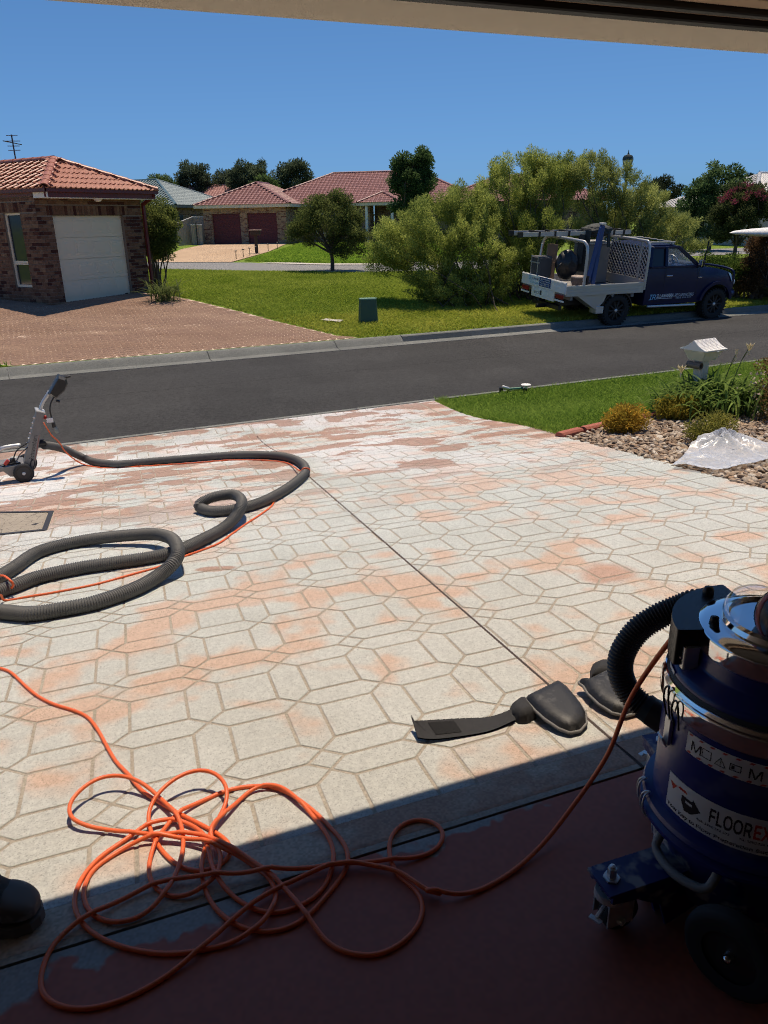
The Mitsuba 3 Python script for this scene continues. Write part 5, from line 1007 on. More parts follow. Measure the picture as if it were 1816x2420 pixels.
CORD= [[-1.726, 2.866, 0.006], [-1.667, 2.836, 0.006], [-1.606, 2.799, 0.006], [-1.48, 2.663, 0.006], [-1.382, 2.565, 0.006], [-1.285, 2.492, 0.006], [-1.187, 2.439, 0.006], [-1.116, 2.384, 0.006], [-1.043, 2.287, 0.006], [-0.978, 2.186, 0.006], [-0.908, 2.081, 0.006], [-0.838, 2.002, 0.006], [-0.787, 1.933, 0.006], [-0.727, 1.877, 0.006], [-0.636, 1.805, 0.006], [-0.553, 1.747, 0.006], [-0.474, 1.687, 0.006], [-0.439, 1.642, 0.006], [-0.432, 1.605, 0.006], [-0.456, 1.567, 0.006], [-0.501, 1.549, 0.006], [-0.562, 1.57, 0.006], [-0.622, 1.627, 0.006], [-0.664, 1.685, 0.006], [-0.705, 1.758, 0.006], [-0.712, 1.813, 0.03], [-0.689, 1.863, 0.05], [-0.645, 1.916, 0.06], [-0.593, 1.942, 0.06], [-0.538, 1.92, 0.06], [-0.498, 1.877, 0.05], [-0.482, 1.827, 0.04], [-0.491, 1.773, 0.006], [-0.508, 1.694, 0.006], [-0.51, 1.628, 0.006], [-0.503, 1.557, 0.006], [-0.472, 1.473, 0.006], [-0.431, 1.415, 0.006], [-0.378, 1.374, 0.006], [-0.318, 1.353, 0.006], [-0.263, 1.358, 0.006], [-0.21, 1.39, 0.006], [-0.153, 1.471, 0.006], [-0.111, 1.553, 0.006], [-0.124, 1.63, 0.006], [-0.167, 1.7, 0.006], [-0.227, 1.786, 0.006], [-0.305, 1.868, 0.006], [-0.382, 1.914, 0.006], [-0.489, 1.905, 0.006], [-0.552, 1.864, 0.006], [-0.625, 1.788, 0.006], [-0.65, 1.704, 0.006], [-0.657, 1.638, 0.006], [-0.646, 1.558, 0.006], [-0.61, 1.498, 0.006], [-0.559, 1.463, 0.006], [-0.506, 1.464, 0.006], [-0.465, 1.497, 0.006], [-0.45, 1.554, 0.006], [-0.468, 1.626, 0.006], [-0.505, 1.665, 0.006], [-0.507, 1.704, 0.006], [-0.487, 1.753, 0.006], [-0.455, 1.835, 0.006], [-0.422, 1.894, 0.006], [-0.344, 1.898, 0.006], [-0.263, 1.81, 0.006], [-0.201, 1.722, 0.006], [-0.159, 1.633, 0.006], [-0.151, 1.554, 0.006], [-0.171, 1.479, 0.006], [-0.209, 1.437, 0.006], [-0.28, 1.405, 0.006], [-0.34, 1.419, 0.006], [-0.405, 1.462, 0.006], [-0.46, 1.529, 0.006], [-0.493, 1.609, 0.006], [-0.528, 1.695, 0.006], [-0.58, 1.743, 0.006], [-0.638, 1.761, 0.006], [-0.695, 1.747, 0.006], [-0.741, 1.7, 0.006], [-0.792, 1.638, 0.006], [-0.818, 1.569, 0.006], [-0.817, 1.494, 0.006], [-0.792, 1.431, 0.006], [-0.745, 1.377, 0.006], [-0.686, 1.338, 0.006], [-0.612, 1.312, 0.006], [-0.527, 1.298, 0.006], [-0.453, 1.306, 0.006], [-0.38, 1.323, 0.006], [-0.319, 1.359, 0.006], [-0.289, 1.425, 0.006], [-0.292, 1.474, 0.006], [-0.326, 1.529, 0.006], [-0.391, 1.585, 0.006], [-0.468, 1.626, 0.006], [-0.539, 1.658, 0.006], [-0.644, 1.684, 0.006], [-0.719, 1.67, 0.006], [-0.769, 1.627, 0.006], [-0.802, 1.576, 0.006], [-0.801, 1.509, 0.006], [-0.771, 1.445, 0.006], [-0.72, 1.401, 0.006], [-0.669, 1.387, 0.006], [-0.612, 1.406, 0.006], [-0.58, 1.456, 0.006], [-0.564, 1.528, 0.006], [-0.567, 1.614, 0.006], [-0.583, 1.689, 0.006], [-0.618, 1.762, 0.006], [-0.667, 1.822, 0.02], [-0.724, 1.88, 0.03], [-0.777, 1.917, 0.045], [-0.843, 1.945, 0.05], [-0.906, 1.938, 0.05], [-0.943, 1.883, 0.05], [-0.96, 1.829, 0.04], [-0.94, 1.776, 0.03], [-0.896, 1.748, 0.025], [-0.811, 1.73, 0.006], [-0.716, 1.704, 0.006], [-0.632, 1.688, 0.006], [-0.544, 1.677, 0.006], [-0.463, 1.635, 0.006], [-0.377, 1.575, 0.006], [-0.313, 1.52, 0.006], [-0.258, 1.459, 0.006], [-0.205, 1.39, 0.006], [-0.161, 1.331, 0.006], [-0.115, 1.293, 0.006], [-0.1, 1.296, 0.006], [-0.064, 1.283, 0.006], [-0.028, 1.287, 0.006], [0.015, 1.308, 0.006], [0.056, 1.348, 0.006], [0.079, 1.391, 0.006], [0.081, 1.431, 0.006], [0.066, 1.474, 0.006], [0.031, 1.501, 0.006], [0.01, 1.533, 0.006], [-0.003, 1.591, 0.006], [0.004, 1.659, 0.006], [0.037, 1.705, 0.006], [0.086, 1.724, 0.006], [0.132, 1.702, 0.006], [0.153, 1.664, 0.006], [0.139, 1.614, 0.006], [0.095, 1.581, 0.006], [0.033, 1.564, 0.006], [-0.028, 1.557, 0.006], [-0.109, 1.549, 0.006], [-0.145, 1.546, 0.006], [-0.248, 1.537, 0.006], [-0.314, 1.528, 0.006], [-0.397, 1.517, 0.006], [-0.476, 1.518, 0.006], [-0.573, 1.516, 0.006], [-0.638, 1.491, 0.006], [-0.696, 1.448, 0.006], [-0.741, 1.413, 0.006], [-0.783, 1.372, 0.006], [-0.806, 1.332, 0.006], [-0.808, 1.283, 0.006], [-0.799, 1.236, 0.006], [-0.78, 1.203, 0.006], [-0.739, 1.178, 0.006], [-0.689, 1.167, 0.006], [-0.631, 1.174, 0.006], [-0.564, 1.204, 0.006], [-0.499, 1.254, 0.006], [-0.456, 1.294, 0.006], [-0.412, 1.348, 0.006], [-0.366, 1.406, 0.006], [-0.326, 1.447, 0.006], [-0.272, 1.481, 0.006], [-0.216, 1.517, 0.006], [-0.156, 1.535, 0.006], [-0.077, 1.543, 0.006], [-0.068, 1.542, 0.006], [-0.036, 1.538, 0.006], [0.008, 1.527, 0.006], [0.047, 1.502, 0.006], [0.069, 1.472, 0.006], [0.1, 1.455, 0.006], [0.145, 1.446, 0.006], [0.074, 1.456, 0.006], [0.141, 1.441, 0.006], [0.216, 1.46, 0.006], [0.31, 1.515, 0.006], [0.412, 1.597, 0.02], [0.497, 1.665, 0.07], [0.56, 1.695, 0.15], [0.599, 1.69, 0.25], [0.612, 1.668, 0.36], [0.618, 1.628, 0.47], [0.639, 1.6, 0.56], [0.667, 1.581, 0.64], [0.674, 1.552, 0.69]]

cp_ = lay(CORD, .0062, .006, 60)
ec = add('extension_cord', tube(cp_, .0062, 9), ORANGE, True, 'tangled orange extension cord looping over the garage threshold up to the vacuum', 'cord')
hs = catmull(HOSE_PTS, .0016); hz = gz(hs[:, 0], hs[:, 1]) + hs[:, 2]; hs = np.column_stack([hs[:, 0], hs[:, 1], hz])
s = np.concatenate([[0], np.cumsum(np.linalg.norm(np.diff(hs, axis=0), axis=1))])
add('suction_hose', tube(hs, .0375 + .0026 * np.sin(s * 2 * np.pi / .0125), 22), HOSE, True, 'long ribbed grey suction hose looping across the driveway to the floor grinder', 'hose')
cb = catmull(CABLE, .01); add('power_cable', tube(np.column_stack([cb[:, 0], cb[:, 1], gz(cb[:, 0], cb[:, 1]) + cb[:, 2]]), .0065, 8), ORANGE, True, 'thin orange power cable running along the grey suction hose', 'cord')

# ------------------------------------------------------------------ floor grinder at the left edge
GX, GY = -3.49, 7.06; GZ = float(gz(GX, GY))
GA = frame((GX, GY, GZ), 63.5); GLc = lambda m: moved(m, GA)
GR_ = 'floor_grinder'; used.add(GR_); note(GR_, 'grey walk-behind concrete floor grinder with black handle box at the left edge', 'floor grinder')
col = [(0.0, .13), (.105, .12), (.276, .64), (.215, .665)]
add(GR_ + '__column', GLc(ygo(col, .02, .16)), GREYSTEEL); add(GR_ + '__column_cap', GLc(cat_(bar((.205, .09, .676), (.285, .09, .645), .16, .012))), GALV)
add(GR_ + '__handle_tube', GLc(tube(catmull([(.235, .09, .62), (.258, .09, .69), (.29, .09, .745), (.335, .09, .80), (.36, .09, .835)], .02), .017, 10)), GALV, True)
hb_ = trimesh.convex.convex_hull(np.array([(x, y, z) for y, k_ in ((.0, .8), (.04, 1), (.14, 1), (.18, .8)) for x, z in ((.43 + (a - .43) * k_, .87 + (b_ - .87) * k_) for a, b_ in ((.338, .82), (.40, .765), (.50, .84), (.53, .90), (.525, .955), (.46, .985)))]))
add(GR_ + '__control_box', GLc(TM(hb_.vertices, hb_.faces)), BLACK, 20); add(GR_ + '__handle_grip', GLc(cat_(tube([(.50, .05, .955), (.565, .05, .965)], .012, 8), tube([(.40, .0, .755), (.43, .0, .742)], .013, 8))), BLACK, True)
add(GR_ + '__box_cable', GLc(tube(catmull([(.385, .06, .775), (.350, .06, .72), (.332, .05, .66), (.335, .05, .59), (.338, .05, .55)], .02), .007, 7)), BLACK, True)
add(GR_ + '__plug', GLc(cat_(tube([(.338, .05, .55), (.345, .05, .49)], [.013, .02], 10))), BLACK, True); add(GR_ + '__socket', GLc(tube([(.345, .05, .49), (.365, .05, .43)], [.022, .018], 12)), mat('socket_clear', (.22, .24, .22), .3), True)
add(GR_ + '__tag', GLc(box(.06, .003, .045, (.315, .03, .565), .001)), WHITE); add(GR_ + '__emergency_switch', GLc(moved(lathe([(0, .035), (.018, .032), (.02, .015), (.014, 0)], 14), tr(.262, .09, .585) @ rot([0, 1, 0], 80))), mat('switch_red', (.42, .03, .02), .4), True)
for x, y in ((0, -.02), (.05, .34)):
    wk_ = add(GR_ + '__wheel', GLc(moved(lathe([(.062, -.022), (.082, -.025), (.092, -.018), (.094, 0), (.092, .018), (.082, .025), (.062, .022)], 36), tr(x, y, .094) @ rot([1, 0, 0], 90))), RUBBER, 40)
    add(wk_ + '__disc', GLc(moved(lathe([(0, .024), (.05, .016), (.07, .018), (.07, -.01), (0, -.01)], 28), tr(x, y, .094) @ rot([1, 0, 0], 90))), mat('wheel_dark', (.035, .035, .037), .5) if x == 0 else 'mat_wheel_dark', 40); add(wk_ + '__hub_cap', GLc(moved(lathe([(0, .030), (.014, .028), (.017, .02), (.0, .018)], 16), tr(x, y, .094) @ rot([1, 0, 0], 90))), WHITE, True)
add(GR_ + '__deck', GLc(cat_(ygo([(.02, .17), (-.55, .17), (-.60, .13), (-.17, .13), (-.12, .07), (-.07, .06), (.04, .13)], .0, .3))), GREYSTEEL)
add(GR_ + '__head', GLc(cat_(moved(lathe([(0, .19), (.16, .185), (.19, .16), (.19, .06), (.0, .06)], 36), tr(-.42, .15, 0)))), GREYSTEEL, 40); add(GR_ + '__dust_skirt', GLc(moved(lathe([(.19, .065), (.20, .06), (.205, .004), (.19, .004)], 36), tr(-.42, .15, 0))), RUBBER, 40)
add(GR_ + '__motor', GLc(moved(cat_(lathe([(0, .24), (.08, .235), (.10, .2), (.10, 0)], 28), *[moved(box(.21, .008, .2, (0, 0, .1)), rot([0, 0, 1], a)) for a in range(0, 180, 15)]), tr(-.42, .15, .19))), GREYSTEEL)
add(GR_ + '__suction_pipe', GLc(tube(catmull([(-.26, .08, .10), (-.215, .08, .22), (-.19, .08, .30), (-.15, .08, .335), (-.08, .08, .345), (.02, .08, .345)], .02), .022, 12)), GALV, True)
add(GR_ + '__hose_adapter', GLc(tube([(.125, .09, .33), (.245, .09, .34)], .036, 18)), BLACK, 40)
add(GR_ + '__terminal', GLc(cat_(box(.05, .06, .05, (-.075, .1, .20), .01), box(.10, .08, .012, (-.08, .1, .176), .003), moved(lathe([(0, .02), (.01, .018), (.012, 0)], 12), tr(-.02, .05, .17)))), BLACK); add(GR_ + '__red_lever', GLc(bar((-.15, .02, .19), (-.11, .02, .23), .03)), 'mat_switch_red')
add(GR_ + '__wiring', GLc(cat_(tube(catmull([(.09, .05, .37), (-.02, .04, .31), (-.08, .03, .22), (-.19, .03, .16)], .02), .006, 6), tube(catmull([(.10, .04, .34), (.0, .03, .27), (-.06, .02, .20), (-.20, .02, .19)], .02), .005, 6))), RUBBER, True)
for i in range(7):
    t = .35 + i * .09; add(GR_ + '__bolt', GLc(box(.016, .016, .016, (.0 + (.215) * t - .012, .06, .13 + .53 * t), .003)), CHROME)
cd = np.array([.172, .528]); cd = cd / np.linalg.norm(cd); TXM = np.eye(4); TXM[:3, 0] = (cd[0], 0, cd[1]); TXM[:3, 1] = (-cd[1], 0, cd[0]); TXM[:3, 2] = (0, -1, 0); TXM[:3, 3] = (.105, .019, .20)
GINK = mat('grinder_ink', (.03, .03, .035), .5)
t = meshkit.text_mesh('Schwamborn', .036, .0012); v = t.vertices.copy(); v[:, 0] *= .245 / np.ptp(v[:, 0]); add(GR_ + '__lettering', GLc(moved(TM(v + [.0, .0, 0], t.faces), TXM)), GINK)
a = np.linspace(0, 1, 12); sw = lambda o, s_: tube(np.column_stack([.055 * np.cos(np.linspace(.6, 4.6, 14)) * s_ + o, .018 * np.sin(np.linspace(.6, 4.6, 14)), np.zeros(14)]), .0045, 6)
add(GR_ + '__logo', GLc(moved(cat_(sw(-.035, 1), sw(-.055, -1)), TXM)), GINK, True); add(GR_ + '__underline', GLc(moved(box(.25, .004, .001, (.125, -.016, .0005)), TXM)), mat('underline_red', (.35, .04, .03), .5))

# ------------------------------------------------------------------ knee pads on the driveway
PADM = dusty('knee_pad', (.016, .016, .017), .16, .55, 2.0); STRAPM = mat('strap', (.022, .022, .024), .85)
zdr = lambda x, y: gz(x, y)
def knee_pad(label, pad, cup, strap=None, lift=.028):
    k = thing('knee_pad', label, 'knee pad')
    c = np.mean(pad, axis=0); ax_ = np.array([.55, -.83]); 
    def zf(x, y): d = (x - c[0]) * ax_[0] + (y - c[1]) * ax_[1]; return gz(x, y) + lift + .10 * np.clip(.06 - d, 0, .2) - .15 * np.clip(d - .06, 0, 1)
    P = sg.Polygon(pad).buffer(-.012).buffer(.012, 6); ring = np.array(P.exterior.segmentize(.012).coords)[:-1]
    add(k + '__cushion', pillow(ring, .030, .05, zf, .007), PADM, True)
    lip_ = np.column_stack([ring, zf(ring[:, 0], ring[:, 1]) - .004]); add(k + '__rim', tube(lip_, .006, 8, True), mat('pad_rim', (.16, .155, .15), .8) if 'mat_pad_rim' not in scene else 'mat_pad_rim', True)
    add(k + '__base', sheet(P.buffer(-.002), zf, .02, -.010), STRAPM, True)
    Q = sg.Polygon(cup).buffer(-.01).buffer(.01, 6); add(k + '__cuff', pillow(np.array(Q.exterior.segmentize(.01).coords)[:-1], .05, .035, gz, .007), STRAPM, True)
    if strap is not None:
        n = len(strap) // 2; A_, B_ = np.array(strap[:n + 1]), np.array(strap[n:])[::-1]
        a_, b_ = catmull(np.array([strap[i] + [0] for i in range(0, 6)]), .02), catmull(np.array([strap[i] + [0] for i in range(10, 5, -1)]), .02)
        m_ = 40; ra = a_[np.linspace(0, len(a_) - 1, m_).astype(int)][:, :2]; rb = b_[np.linspace(0, len(b_) - 1, m_).astype(int)][:, :2]; t_ = np.linspace(0, 1, m_)
        ha = .030 + .012 * np.sin(t_ * 6) + .02 * (t_ < .06); hb2 = .012 + .004 * np.cos(t_ * 5)
        v = np.vstack([np.column_stack([ra, gz(ra[:, 0], ra[:, 1]) + ha]), np.column_stack([rb, gz(rb[:, 0], rb[:, 1]) + hb2])]); i = np.arange(m_ - 1)
        f = np.vstack([np.stack([i, i + m_, i + m_ + 1], 1), np.stack([i, i + m_ + 1, i + 1], 1)]); low = v - [0, 0, .005]
        add(k + '__strap', cat_(TM(v, f), TM(low, f[:, ::-1])), STRAPM, True)
        w_ = slice(9, 19); v2 = np.vstack([(v[:m_] * .85 + v[m_:] * .15)[w_], (v[:m_] * .2 + v[m_:] * .8)[w_]]) + [0, 0, .002]; i = np.arange(9)
        add(k + '__hook_tape', TM(v2, np.vstack([np.stack([i, i + 10, i + 11], 1), np.stack([i, i + 11, i + 1], 1)])), mat('hook_tape', (.010, .010, .011), .95), True)
knee_pad('worn black rubber knee pad with its strap stretched out to the left', [[.494, 2.304], [.522, 2.326], [.58, 2.368], [.634, 2.409], [.66, 2.361], [.678, 2.288], [.688, 2.218], [.676, 2.162], [.645, 2.123], [.608, 2.112], [.576, 2.133], [.541, 2.182], [.517, 2.234]],
         [[.436, 2.294], [.476, 2.337], [.512, 2.330], [.525, 2.234], [.483, 2.202], [.453, 2.206], [.432, 2.242]], [[.082, 2.215], [.096, 2.199], [.158, 2.195], [.268, 2.22], [.364, 2.237], [.445, 2.268], [.445, 2.213], [.354, 2.162], [.259, 2.136], [.152, 2.116], [.1, 2.129]])
knee_pad('black rubber knee pad half hidden behind the vacuum hose', [[.702, 2.415], [.747, 2.411], [.83, 2.471], [.888, 2.51], [.912, 2.463], [.921, 2.36], [.9, 2.267], [.876, 2.223], [.823, 2.202], [.781, 2.217], [.748, 2.265], [.726, 2.331], [.722, 2.379]],
         [[.774, 2.476], [.798, 2.565], [.839, 2.594], [.882, 2.589], [.903, 2.543], [.868, 2.484]])

# ------------------------------------------------------------------ work boot at the left edge, toe pointing into the picture
BT = 'work_boot'; used.add(BT); note(BT, 'dark worn lace-up work boot standing on the slab edge at the left', 'boot')
BF = frame((-1.005, 1.40, 0.0), 88); BLc = lambda m: moved(m, BF)
BOOT = dusty('boot_leather', (.045, .040, .034), .55, .8, 1.4); SOLE = mat('boot_sole', (.10, .09, .08), .8)
def hullz(secs):                                   # sections (x, half width, z0, z1)
    import manifold3d as m3
    out = None
    for a, b_ in zip(secs[:-1], secs[1:]):
        pts = []
        for x, w, z0, z1 in (a, b_):
            for t in np.linspace(0, 2 * np.pi, 14, endpoint=False):
                cy, sz = math.cos(t), math.sin(t); pts.append((x, w * np.sign(cy) * abs(cy) ** .7, (z0 + z1) / 2 + (z1 - z0) / 2 * np.sign(sz) * abs(sz) ** .7))
        h = m3.Manifold.hull_points(np.array(pts)); out = h if out is None else out + h
    m = out.refine_to_length(.012).to_mesh(); t = TM(m.vert_properties[:, :3], m.tri_verts); t = trimesh.Trimesh(t.vertices, t.faces); trimesh.smoothing.filter_taubin(t, iterations=14); return TM(t.vertices, t.faces)
add(BT + '__upper', BLc(hullz([(-.17, .030, .03, .10), (-.15, .038, .028, .24), (-.08, .046, .028, .25), (-.035, .047, .028, .22), (.01, .047, .028, .15), (.06, .050, .028, .105), (.105, .047, .028, .086), (.132, .034, .03, .068)])), BOOT, True)
add(BT + '__toe_cap', BLc(hullz([(.068, .0515, .03, .102), (.10, .050, .03, .092), (.128, .038, .03, .074), (.139, .022, .032, .060)])), dusty('boot_toe', (.10, .09, .08), .6, .7, 1.8), True)
so = [(-.175, -.02), (-.165, -.036), (-.10, -.042), (-.02, -.038), (.05, -.052), (.10, -.050), (.132, -.036), (.146, -.012), (.146, .012), (.132, .036), (.10, .050), (.05, .052), (-.02, .038), (-.10, .042), (-.165, .036), (-.175, .02)]
add(BT + '__sole', BLc(plate(so, .0, .030, .004)), SOLE); 
for i in range(5):
    x = .055 - i * .022; z = .112 + i * .028; add(BT + '__lace', BLc(tube(catmull([(x - .02, -.040, z - .004), (x, -.02, z + .010), (x, .02, z + .010), (x - .02, .040, z - .004)], .008), .0032, 6)), mat('lace', (.05, .05, .052), .9) if 'mat_lace' not in scene else 'mat_lace', True)
    add(BT + '__eyelet', BLc(tube([(x - .012, -.038, z + .002), (x - .008, -.043, z + .006)], .0045, 8)), GALV, True)

# ------------------------------------------------------------------ access cover let into the driveway
AC = 'access_cover'; used.add(AC); note(AC, 'concrete filled access cover in a dark metal frame at the left of the driveway', 'access cover')
def quad(pts, z0, z1, bev): m = plate(np.array(pts), z0, z1, bev); v = m.vertices; return TM(np.column_stack([v[:, 0], v[:, 1], gz(v[:, 0], v[:, 1]) + v[:, 2]]), m.faces)
o_ = [(-3.1, 5.68), (-2.585, 5.60), (-2.40, 5.04), (-2.95, 4.93)]; in_ = np.array(sg.Polygon(o_).buffer(-.05, join_style='mitre').exterior.coords)[:-1]
fr = sg.Polygon(o_).buffer(-.006, join_style='mitre').difference(sg.Polygon(o_).buffer(-.042, join_style='mitre'))
t = trimesh.creation.extrude_polygon(fr, .012, engine='earcut'); v = t.vertices; add(AC + '__frame', TM(np.column_stack([v[:, 0], v[:, 1], gz(v[:, 0], v[:, 1]) - .008 + v[:, 2]]), t.faces), mat('frame_iron', (.045, .045, .048), .5, .3))
def cover_fn(p, n, uv):
    f1, f2, w = mikit.voronoi(p.x * 14, p.y * 14); crack = smoothstep(.07, .02, f2 - f1)
    return mix(mi.Color3f(.31, .275, .225), mi.Color3f(.23, .20, .16), fb(p.x * 5, p.y * 5)) * (1 - .5 * crack)
add(AC + '__lid', quad(in_, -.01, .002, .004), mat('cover', proc(cover_fn), .9)); add(AC + '__lift_hole', quad([(-2.60, 5.22), (-2.575, 5.25), (-2.55, 5.235), (-2.56, 5.20)], 0, .0035, .001), RUBBER)

# ------------------------------------------------------------------ gravel bed: pebbles, edging, plants, letterbox
def pebbles(poly, n, seed):
    g = np.random.default_rng(seed); ico = trimesh.creation.icosphere(1); V, F = ico.vertices, ico.faces; P = sg.Polygon(poly); x0, y0, x1, y1 = P.bounds; out = []; cs = []; cnt = 0; pts = []
    while len(pts) < n:
        q = g.uniform((x0, y0), (x1, y1), (n, 2)); q = q[shapely.contains_xy(P, q[:, 0], q[:, 1])]; pts += list(q)
    pts = np.array(pts[:n]); a, b_, c_ = g.uniform(.022, .040, n), g.uniform(.016, .028, n), g.uniform(.009, .018, n); th = g.uniform(0, 6.28, n); tl = g.normal(0, .25, (n, 2))
    pal = np.array([(.36, .28, .20), (.28, .20, .135), (.20, .15, .11), (.44, .37, .29), (.17, .14, .12), (.33, .22, .14), (.50, .45, .38)]); k = g.choice(7, n, p=[.24, .2, .16, .14, .1, .1, .06])
    v = V[None] * np.stack([a, b_, c_], 1)[:, None] * (1 + .16 * g.normal(size=(n, len(V), 1)).clip(-1.2, 1.2)); z = v[..., 2] + v[..., 0] * tl[:, :1] + v[..., 1] * tl[:, 1:]
    x = v[..., 0] * np.cos(th)[:, None] - v[..., 1] * np.sin(th)[:, None]; y = v[..., 0] * np.sin(th)[:, None] + v[..., 1] * np.cos(th)[:, None]
    zz = gz(pts[:, 0], pts[:, 1]) + g.uniform(-.028, .006, n)
    W = np.stack([x + pts[:, :1], y + pts[:, 1:], z + zz[:, None]], -1).reshape(-1, 3); f = (F[None] + (np.arange(n) * len(V))[:, None, None]).reshape(-1, 3)
    c = np.repeat(pal[k] * g.uniform(.75, 1.2, (n, 1)), len(V), 0); return TM(W, f), c
bed_vis = [(1.89, 7.58), on_edge(7.1), (3.4, 3.6), (5.2, 6.8), (6.6, 8.0), (4.6, 9.0), (3.9, 9.05), (3.26, 8.63), (2.46, 8.09)]
m, c = pebbles(bed_vis, 11500, 61); add('river_pebbles', m, VCM, 50, color=None) if False else add('river_pebbles', m, VCM, True, color=c, label='tan and brown river pebbles covering the garden bed', cat='pebbles', kind='stuff')
EK = 'garden_edging'; used.add(EK); note(EK, 'red concrete edging between the lawn and the pebble bed', 'edging')
EDM = mat('edging_red', (.30, .095, .065), .85)
ep = catmull([list(p) + [0] for p in [(1.83, 7.64), (2.10, 7.88), (2.46, 8.16), (2.9, 8.48), (3.26, 8.70), (3.9, 9.12), (4.6, 9.17), (5.6, 8.57), (7.5, 7.87)]], .03)[:, :2]
ed = np.gradient(ep, axis=0); ed /= np.linalg.norm(ed, axis=1, keepdims=True); en = np.stack([-ed[:, 1], ed[:, 0]], 1)
pr = np.array([(-.055, -.06), (-.055, .025), (-.035, .045), (.03, .045), (.05, .02), (.055, -.06)]); seg = 14
for i0 in range(0, len(ep) - 2, seg):
    q = ep[i0:min(i0 + seg, len(ep))]; nn = en[i0:min(i0 + seg, len(ep))]
    if len(q) < 4: continue
    q = q[:-1] if len(q) > 4 else q; nn = nn[:len(q)]
    v = np.stack([np.column_stack([q + nn * a, gz(q[:, 0], q[:, 1]) + z]) for a, z in pr], 1).reshape(-1, 3); n_ = len(q); i, j = np.meshgrid(np.arange(n_ - 1), np.arange(5), indexing='ij'); i, j = i.ravel(), j.ravel()
    f = np.vstack([np.stack([i * 6 + j, i * 6 + j + 1, i * 6 + j + 7], 1), np.stack([i * 6 + j, i * 6 + j + 7, i * 6 + j + 6], 1), [[0, 2, 1], [0, 3, 2], [0, 4, 3], [0, 5, 4]], (n_ - 1) * 6 + np.array([[0, 1, 2], [0, 2, 3], [0, 3, 4], [0, 4, 5]])])
    add(EK + '__segment', TM(v, f), EDM, 30)
NAN = dict(up=.35, spread=.7)
plant('golden_shrub', 'low golden orange shrub nearest the driveway on the pebbles', 'shrub', (2.55, 7.72, -.50), [(2.53, 7.74, -.37, .21, .19, .13)], 50, .085, 7000, .035, .014, (.24, .20, .03), (.66, .42, .07), 71, r=.006, limbs=40, stems=.08, thin=.002, **NAN)
plant('golden_shrub', 'golden green shrub beside the foot of the letterbox', 'shrub', (3.36, 8.36, -.53), [(3.33, 8.38, -.41, .22, .19, .12)], 50, .085, 7000, .035, .014, (.22, .21, .03), (.60, .46, .08), 72, r=.006, limbs=40, stems=.08, thin=.002, **NAN)
plant('golden_shrub', 'thin green shrub behind the plastic sheet', 'shrub', (3.08, 6.95, -.42), [(3.08, 6.95, -.28, .22, .2, .16)], 46, .075, 4200, .035, .011, (.11, .14, .03), (.36, .33, .08), 73, r=.006, limbs=34, stems=.07, thin=.002, **NAN)
plant('russet_bush', 'tall russet brown bush with pale flowers at the right edge', 'shrub', (4.35, 8.05, -.50), [(4.40, 8.0, -.05, .38, .38, .45), (4.2, 7.75, -.3, .35, .3, .25)], 70, .11, 8000, .035, .016, (.12, .085, .03), (.34, .22, .09), 74, r=.008, limbs=60, stems=.12, thin=.0025, up=.5)
g = np.random.default_rng(75); bl = np.array([(4.02, 8.35, -.18), (4.25, 8.5, .12)])
m, c = leaves(np.array([4.2, 8.15, -.12]) + g.normal(0, 1, (160, 3)) * [.16, .14, .12], unit(g, 160), .035, .03, np.tile([.62, .50, .42], (160, 1)), g); add('russet_bush__flowers', m, LEAF, color=c, kind='stuff')
LK = 'lily_plant'; used.add(LK); note(LK, 'clump of long green strap leaves with a few cream lilies beside the letterbox', 'plant')
g = np.random.default_rng(80); m, c = straps((3.84, 8.60), 620, .66, .026, g, .22, 1.35, (.05, .10, .025), (.26, .36, .09), gz); m2, c2 = straps((3.45, 8.62), 200, .56, .024, g, .13, 1.35, (.05, .10, .025), (.22, .31, .08), gz)
add(LK + '__leaves', cat_(m, m2), LEAF, color=np.vstack([c, c2]), kind='stuff')
LST = mat('lily_stem', (.05, .075, .02), .7); LFL = mat('lily_cream', (.68, .58, .36), .6)
for i, (p0, p1, top, open_) in enumerate([((3.90, 8.55), (4.13, 8.60), .22, True), ((3.84, 8.6), (4.0, 8.62), .15, False), ((3.52, 8.6), (3.40, 8.62), -.02, True)]):
    z0 = float(gz(*p0)); path = catmull([(*p0, z0), (p0[0] * .7 + p1[0] * .3, p0[1], z0 + (top - z0) * .45), (p0[0] * .3 + p1[0] * .7, p1[1], z0 + (top - z0) * .8), (*p1, top)], .03)
    add(LK + '__stem', cat_(tube(path, np.linspace(.007, .004, len(path)), 6), tube([path[-6], path[-6] + [.06, .02, .09]], .0035, 5)), LST, True)
    q = np.array(p1); fl = []
    for a in range(6):
        d = np.array([math.cos(a * 1.047), math.sin(a * 1.047)]); w = np.array([-d[1], d[0]]); R = .055 if open_ else .02
        pts = np.array([[*(q + d * .006), top - .05], [*(q + d * R * .35 + w * .014), top + .01], [*(q + d * R), top + .045], [*(q + d * R * .35 - w * .014), top + .01]]); fl.append(TM(pts, [[0, 1, 2], [0, 2, 3]]))
    add(LK + '__flower', cat_(*fl, tube([(*q, top - .09), (*q, top - .04)], [.006, .012], 8)), LFL, True)
